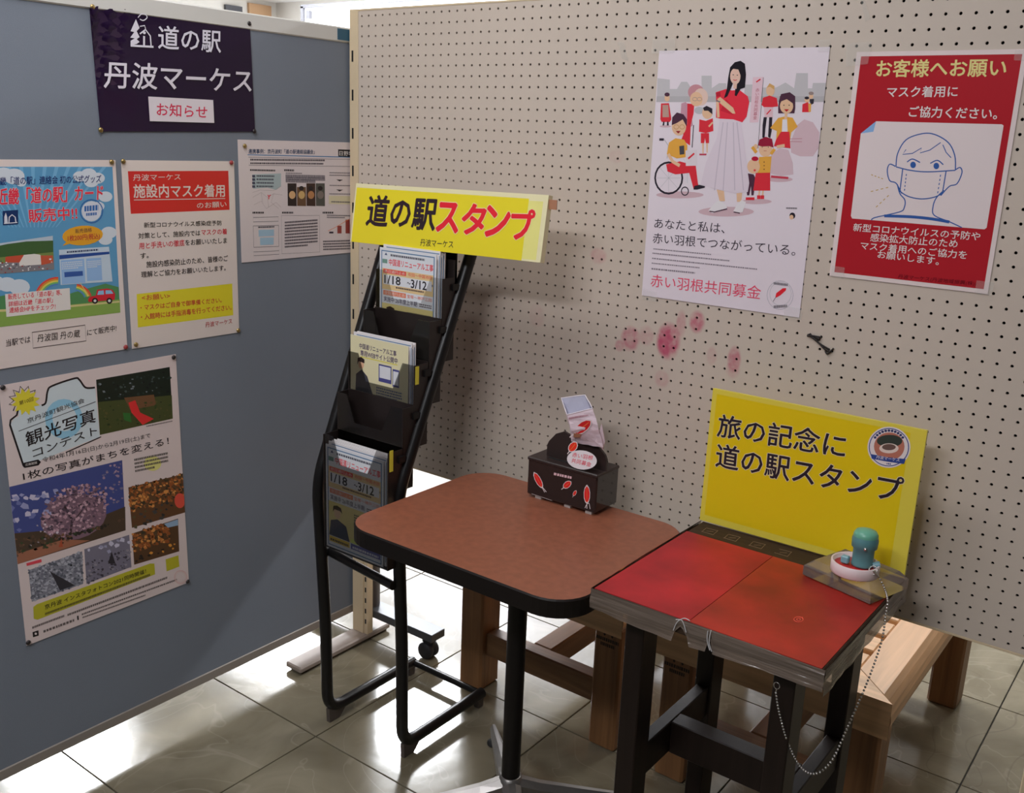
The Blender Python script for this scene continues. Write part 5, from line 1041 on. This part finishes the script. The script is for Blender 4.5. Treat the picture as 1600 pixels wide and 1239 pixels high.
s = Sheet((bx0, by0 + .001, bt - .012), (bx1, by0 + .001, bt - .012), (bx0, by0 + .001 + .012, bt + .07), th=.0045, rough=.3); s.view = (820, 600, 5.632)
s.ell((503, 668), 132, 84, (196, 188, 190), 4, rot=.12, n=28); s.text('赤い羽根', (415, 640), (595, 672), (425, 600), (176, 44, 62), 7, .01); s.text('共同募金', (408, 690), (580, 730), (418, 650), (176, 44, 62), 7, .01)
feather(s, (425, 552), 90, 62, math.radians(-52), (206, 48, 30), 6)
s.prints(db, 'oval_badge')
# paper bag / open carton stuffed behind the badge
bg_ = empty('paper_bag', (.835, -.15, bt), 'open white paper bag with a red feather print propped on the donation box', 'paper bag')
bgm = mat('bag_paper', C(176, 160, 166), .45, bump=.3, bscale=70); bgi = mat('bag_inside', C(150, 148, 162), .5)
yb_ = -.178
rim = [onY(877, 622, yb_ + .01), onY(886, 648, yb_ - .012), onY(926, 638, yb_ - .008), onY(914, 617, yb_ + .022)]
mid = [onY(890, 668, yb_ + .006), onY(893, 673, yb_ - .014), onY(934, 664, yb_ - .012), onY(930, 658, yb_ + .02)]
bot = [onY(893, 690, yb_ + .010), onY(902, 692, yb_ + .004), onY(943, 700, yb_ - .004), onY(940, 684, yb_ + .012)]
def sub(r, n_=5):
    out = []
    for i in range(4):
        for k in range(n_): out.append(r[i].lerp(r[(i + 1) % 4], k / n_))
    return out
rows = []; K = 10; random.seed(11)
for j in range(K + 1):
    t = j / K; A_ = sub([(rim[i].lerp(mid[i], t * 2) if t < .5 else mid[i].lerp(bot[i], t * 2 - 1)) for i in range(4)])
    rows.append([p + V3([random.uniform(-.0009, .0009) for _ in range(3)]) * (1 if 0 < j else .2) for p in A_])
m_ = len(rows[0]); vv = [p for r in rows for p in r]
MB().add(vv, [(j * m_ + i, (j + 1) * m_ + i, (j + 1) * m_ + (i + 1) % m_, j * m_ + (i + 1) % m_) for j in range(K) for i in range(m_)] + [tuple(range(K * m_, (K + 1) * m_))[::-1]], bgm, False).build('bag_body', bg_)
ins = [[p.lerp(sum(r, V3()) / m_, .035) for p in r] for r in rows[:7]]
MB().add([p for r in ins for p in r], [(j * m_ + i, j * m_ + (i + 1) % m_, (j + 1) * m_ + (i + 1) % m_, (j + 1) * m_ + i) for j in range(6) for i in range(m_)] + [tuple(range(6 * m_, 7 * m_))], bgi, False).build('bag_lining', bg_)
MB().tube(rows[0], .0013, mat('folded_rim', C(214, 206, 212), .4), 6, closed=True).build('folded_rim', bg_)
fp_ = MB(); fp_.prism([onY(940, 662, yb_ - .004), onY(945, 690, yb_ + .002), onY(942, 703, yb_ + .002), onY(930, 690, yb_ - .006)][::-1], (0, .002, 0), bgm); fp_.build('bag_flap', bg_)
a_, b_, c_ = mid[1].lerp(bot[1], .35), mid[2].lerp(bot[2], .35), rim[1].lerp(mid[1], .1)
s = Sheet(a_, b_, c_, th=.0025, rough=.4); s.view = (820, 600, 5.632)
feather(s, (512, 378), 165, 78, math.radians(-38), (168, 28, 30), 3); s.poly([(430, 432), (500, 440), (480, 470), (430, 470)], (120, 80, 60), 3, clamp=False); s.dashes((390, 310), (560, 280), (388, 290), (140, 100, 110), n=12, fill=.8); s.ell((570, 462), 26, 22, (90, 66, 70), 3); s.dashes((430, 492), (600, 500), (430, 480), (110, 80, 90), n=8, fill=.8)
s.prints(bg_, 'feather_print')
#==================================================================== STAMP, DISH, ACRYLIC BLOCK, CHAIN
def acrylic():
    M = bpy.data.materials.new('clear_acrylic'); M.use_nodes = True; nt = M.node_tree; N = nt.nodes; L = nt.links; N.remove(N['Principled BSDF'])
    tr = N.new('ShaderNodeBsdfTransparent'); tr.inputs[0].default_value = (.96, .90, .88, 1); df = N.new('ShaderNodeBsdfDiffuse'); df.inputs[0].default_value = (.72, .58, .52, 1)
    gl = N.new('ShaderNodeBsdfGlossy'); gl.inputs['Roughness'].default_value = .08; lw = N.new('ShaderNodeFresnel'); lw.inputs[0].default_value = 1.5
    a = N.new('ShaderNodeMixShader'); a.inputs[0].default_value = .20; L.new(tr.outputs[0], a.inputs[1]); L.new(df.outputs[0], a.inputs[2])
    b = N.new('ShaderNodeMixShader'); L.new(lw.outputs[0], b.inputs[0]); L.new(a.outputs[0], b.inputs[1]); L.new(gl.outputs[0], b.inputs[2]); L.new(b.outputs[0], N['Material Output'].inputs[0]); return M
AC = acrylic()
zA = SZ + .0005
bb_ = [onZ(1359, 944, zA), onZ(1411, 919, zA), onZ(1297, 868, zA), onZ(1254, 897, zA)]
fr_ = bb_[0]; lf = bb_[3]; ux = (lf - fr_); wid = ux.length; ux.normalize(); uy = V3((-ux.y, ux.x, 0)); 
if uy.dot(bb_[1] - fr_) < 0: uy = -uy
dpt = .118; hh = .032
base_pts = [fr_, fr_ + ux * wid, fr_ + ux * wid + uy * dpt, fr_ + uy * dpt]
def inset(P_, d, z):
    c = sum(P_, V3()) / 4; return [V3((p.x + (c.x - p.x) * d, p.y + (c.y - p.y) * d, z)) for p in P_]
l0, l1, l2 = inset(base_pts, 0, zA), inset(base_pts, .0, zA + .018), inset(base_pts, .2, zA + hh)
if (l0[1] - l0[0]).cross(l0[2] - l0[0]).z < 0: l0, l1, l2 = l0[::-1], l1[::-1], l2[::-1]
ab = MB().add(l0 + l1 + l2, [(3, 2, 1, 0), (8, 9, 10, 11)] + [(i, (i + 1) % 4, 4 + (i + 1) % 4, 4 + i) for i in range(4)] + [(4 + i, 4 + (i + 1) % 4, 8 + (i + 1) % 4, 8 + i) for i in range(4)], AC).build('acrylic_base', None, sum(base_pts, V3()) / 4)
tag(ab, 'thick clear acrylic base with sloping edges at the back right corner of the red mat', 'acrylic base')
ct = sum(base_pts, V3()) / 4; dz = zA + hh
dc = onZ(1336, 884, dz + .012)
dish = empty('stamp_dish', (dc.x, dc.y, dz), 'round white dish with a red ink pad on the clear acrylic base', 'dish')
wd_ = mat('white_plastic', C(186, 170, 170), .3)
MB().lathe((dc.x, dc.y, dz), [(0.0, 0), (.041, 0), (.0425, .002), (.0425, .021), (.041, .022), (.0385, .021), (.038, .010), (0, .010)], wd_, 36).build('rim', dish)
MB().lathe((dc.x, dc.y, dz + .0101), [(0, 0), (.0375, 0), (.0375, .003), (0, .004)], mat('red_ink_pad', C(140, 24, 24), .35, var=.3, vscale=60), 30).build('ink_pad', dish)
tl = mat('teal_rubber', C(78, 122, 126, 1.5), .35); tg = mat('teal_top', C(92, 150, 128, 1.5), .3)
sp = dc + V3((.010, .006, 0)); z0 = dz + .015
stm = empty('ink_stamp', (sp.x, sp.y, z0), 'upright teal rubber stamp standing in the white dish', 'stamp')
MB().lathe((sp.x, sp.y, z0), [(0, 0), (.019, 0), (.0195, .003), (.0185, .006), (.0185, .032), (.0225, .036), (.0232, .050), (.0215, .056)], tl, 24).build('grip', stm)
MB().lathe((sp.x, sp.y, z0 + .056), [(.0215, 0), (.0215, .004), (.018, .010), (.010, .013), (0, .014)], tg, 24).build('cap', stm)
pl = mat('teal_lug', C(110, 150, 160, 1.5), .35)
MB().box((sp.x - .034, sp.y - .018, z0), (sp.x - .020, sp.y - .006, z0 + .014), pl, .002).build('lug', stm)
MB().tube([(sp.x + .019, sp.y + .002, z0 + .004), (sp.x + .030, sp.y + .006, z0 + .008)], .006, pl, 10).build('lug', stm)
MB().lathe((sp.x + .008, sp.y - .021, z0 + .040), [(.003, 0), (.003, .003), (0, .004)], mat('steel', (.6, .58, .55), .25, .9), 10, (0.3, -1, 0)).build('screw', stm)
# chain
steel = MATS['steel']; P0 = V3((sp.x + .026, sp.y - .020, z0 + .002)); rimp = V3((dc.x + .030, dc.y - .034, dz + .024))
ch = empty('ball_chain', rimp, 'silver ball chain hanging from the stamp past the table edge in a loop', 'chain')
MB().tube([P0 + V3((.007 * math.cos(a), .004 * math.sin(a), .007 * math.sin(a) + .002)) for a in [i * .45 for i in range(14)]], .0009, steel, 6, closed=True).build('split_ring', ch)
pp = [P0 + V3((.006, -.002, .001)), onZ(1365, 893, dz + .026), onZ(1374, 903, dz + .004), onZ(1383, 922, SZ + .024), onX(1387, 940, 1.566)]
pend = [onX(1384, 960, 1.567), onX(1378, 1000, 1.567), onX(1362, 1048, 1.565), onX(1345, 1090, 1.562), onY(1322, 1142, -.385), onY(1300, 1188, -.41), onY(1275, 1209, -.435), onY(1252, 1200, -.46), onY(1232, 1163, -.485), onY(1218, 1115, -.505), onY(1212, 1080, -.515)]
path = smooth_path(pp + pend, 40)
acc = 0; last = path[0]; bd = MB(); pts = []; stp = .0062
for p in path:
    d = (p - last).length
    while acc + d >= stp:
        t = (stp - acc) / d; last = last.lerp(p, t); pts.append(last.copy()); d = (p - last).length; acc = 0
    acc += d; last = p
ico = [(0, 0, 1), (1, 0, 0), (0, 1, 0), (-1, 0, 0), (0, -1, 0), (0, 0, -1)]
for p in pts:
    r = .0021; prof = [(0, -r)] + [(r * math.cos(a), r * math.sin(a)) for a in (-.9, -.3, .3, .9)] + [(0, r)]
    bd.lathe(p, prof, steel, 8)
tag(bd.build('beads', ch), kind='stuff')
e9 = pts[-1]
MB().tube([e9, e9 + V3((0, 0, .008))], .001, steel, 6).tube([e9 + V3((.005 * math.cos(a), 0, .013 + .006 * math.sin(a))) for a in [i * .5 for i in range(13)]], .0008, steel, 5, closed=True).build('end_ring', ch)
print('POLYS', sum(len(o.data.polygons) for o in S.objects if o.type == 'MESH'))
for o in S.objects:
    if '_w' in o: del o['_w']
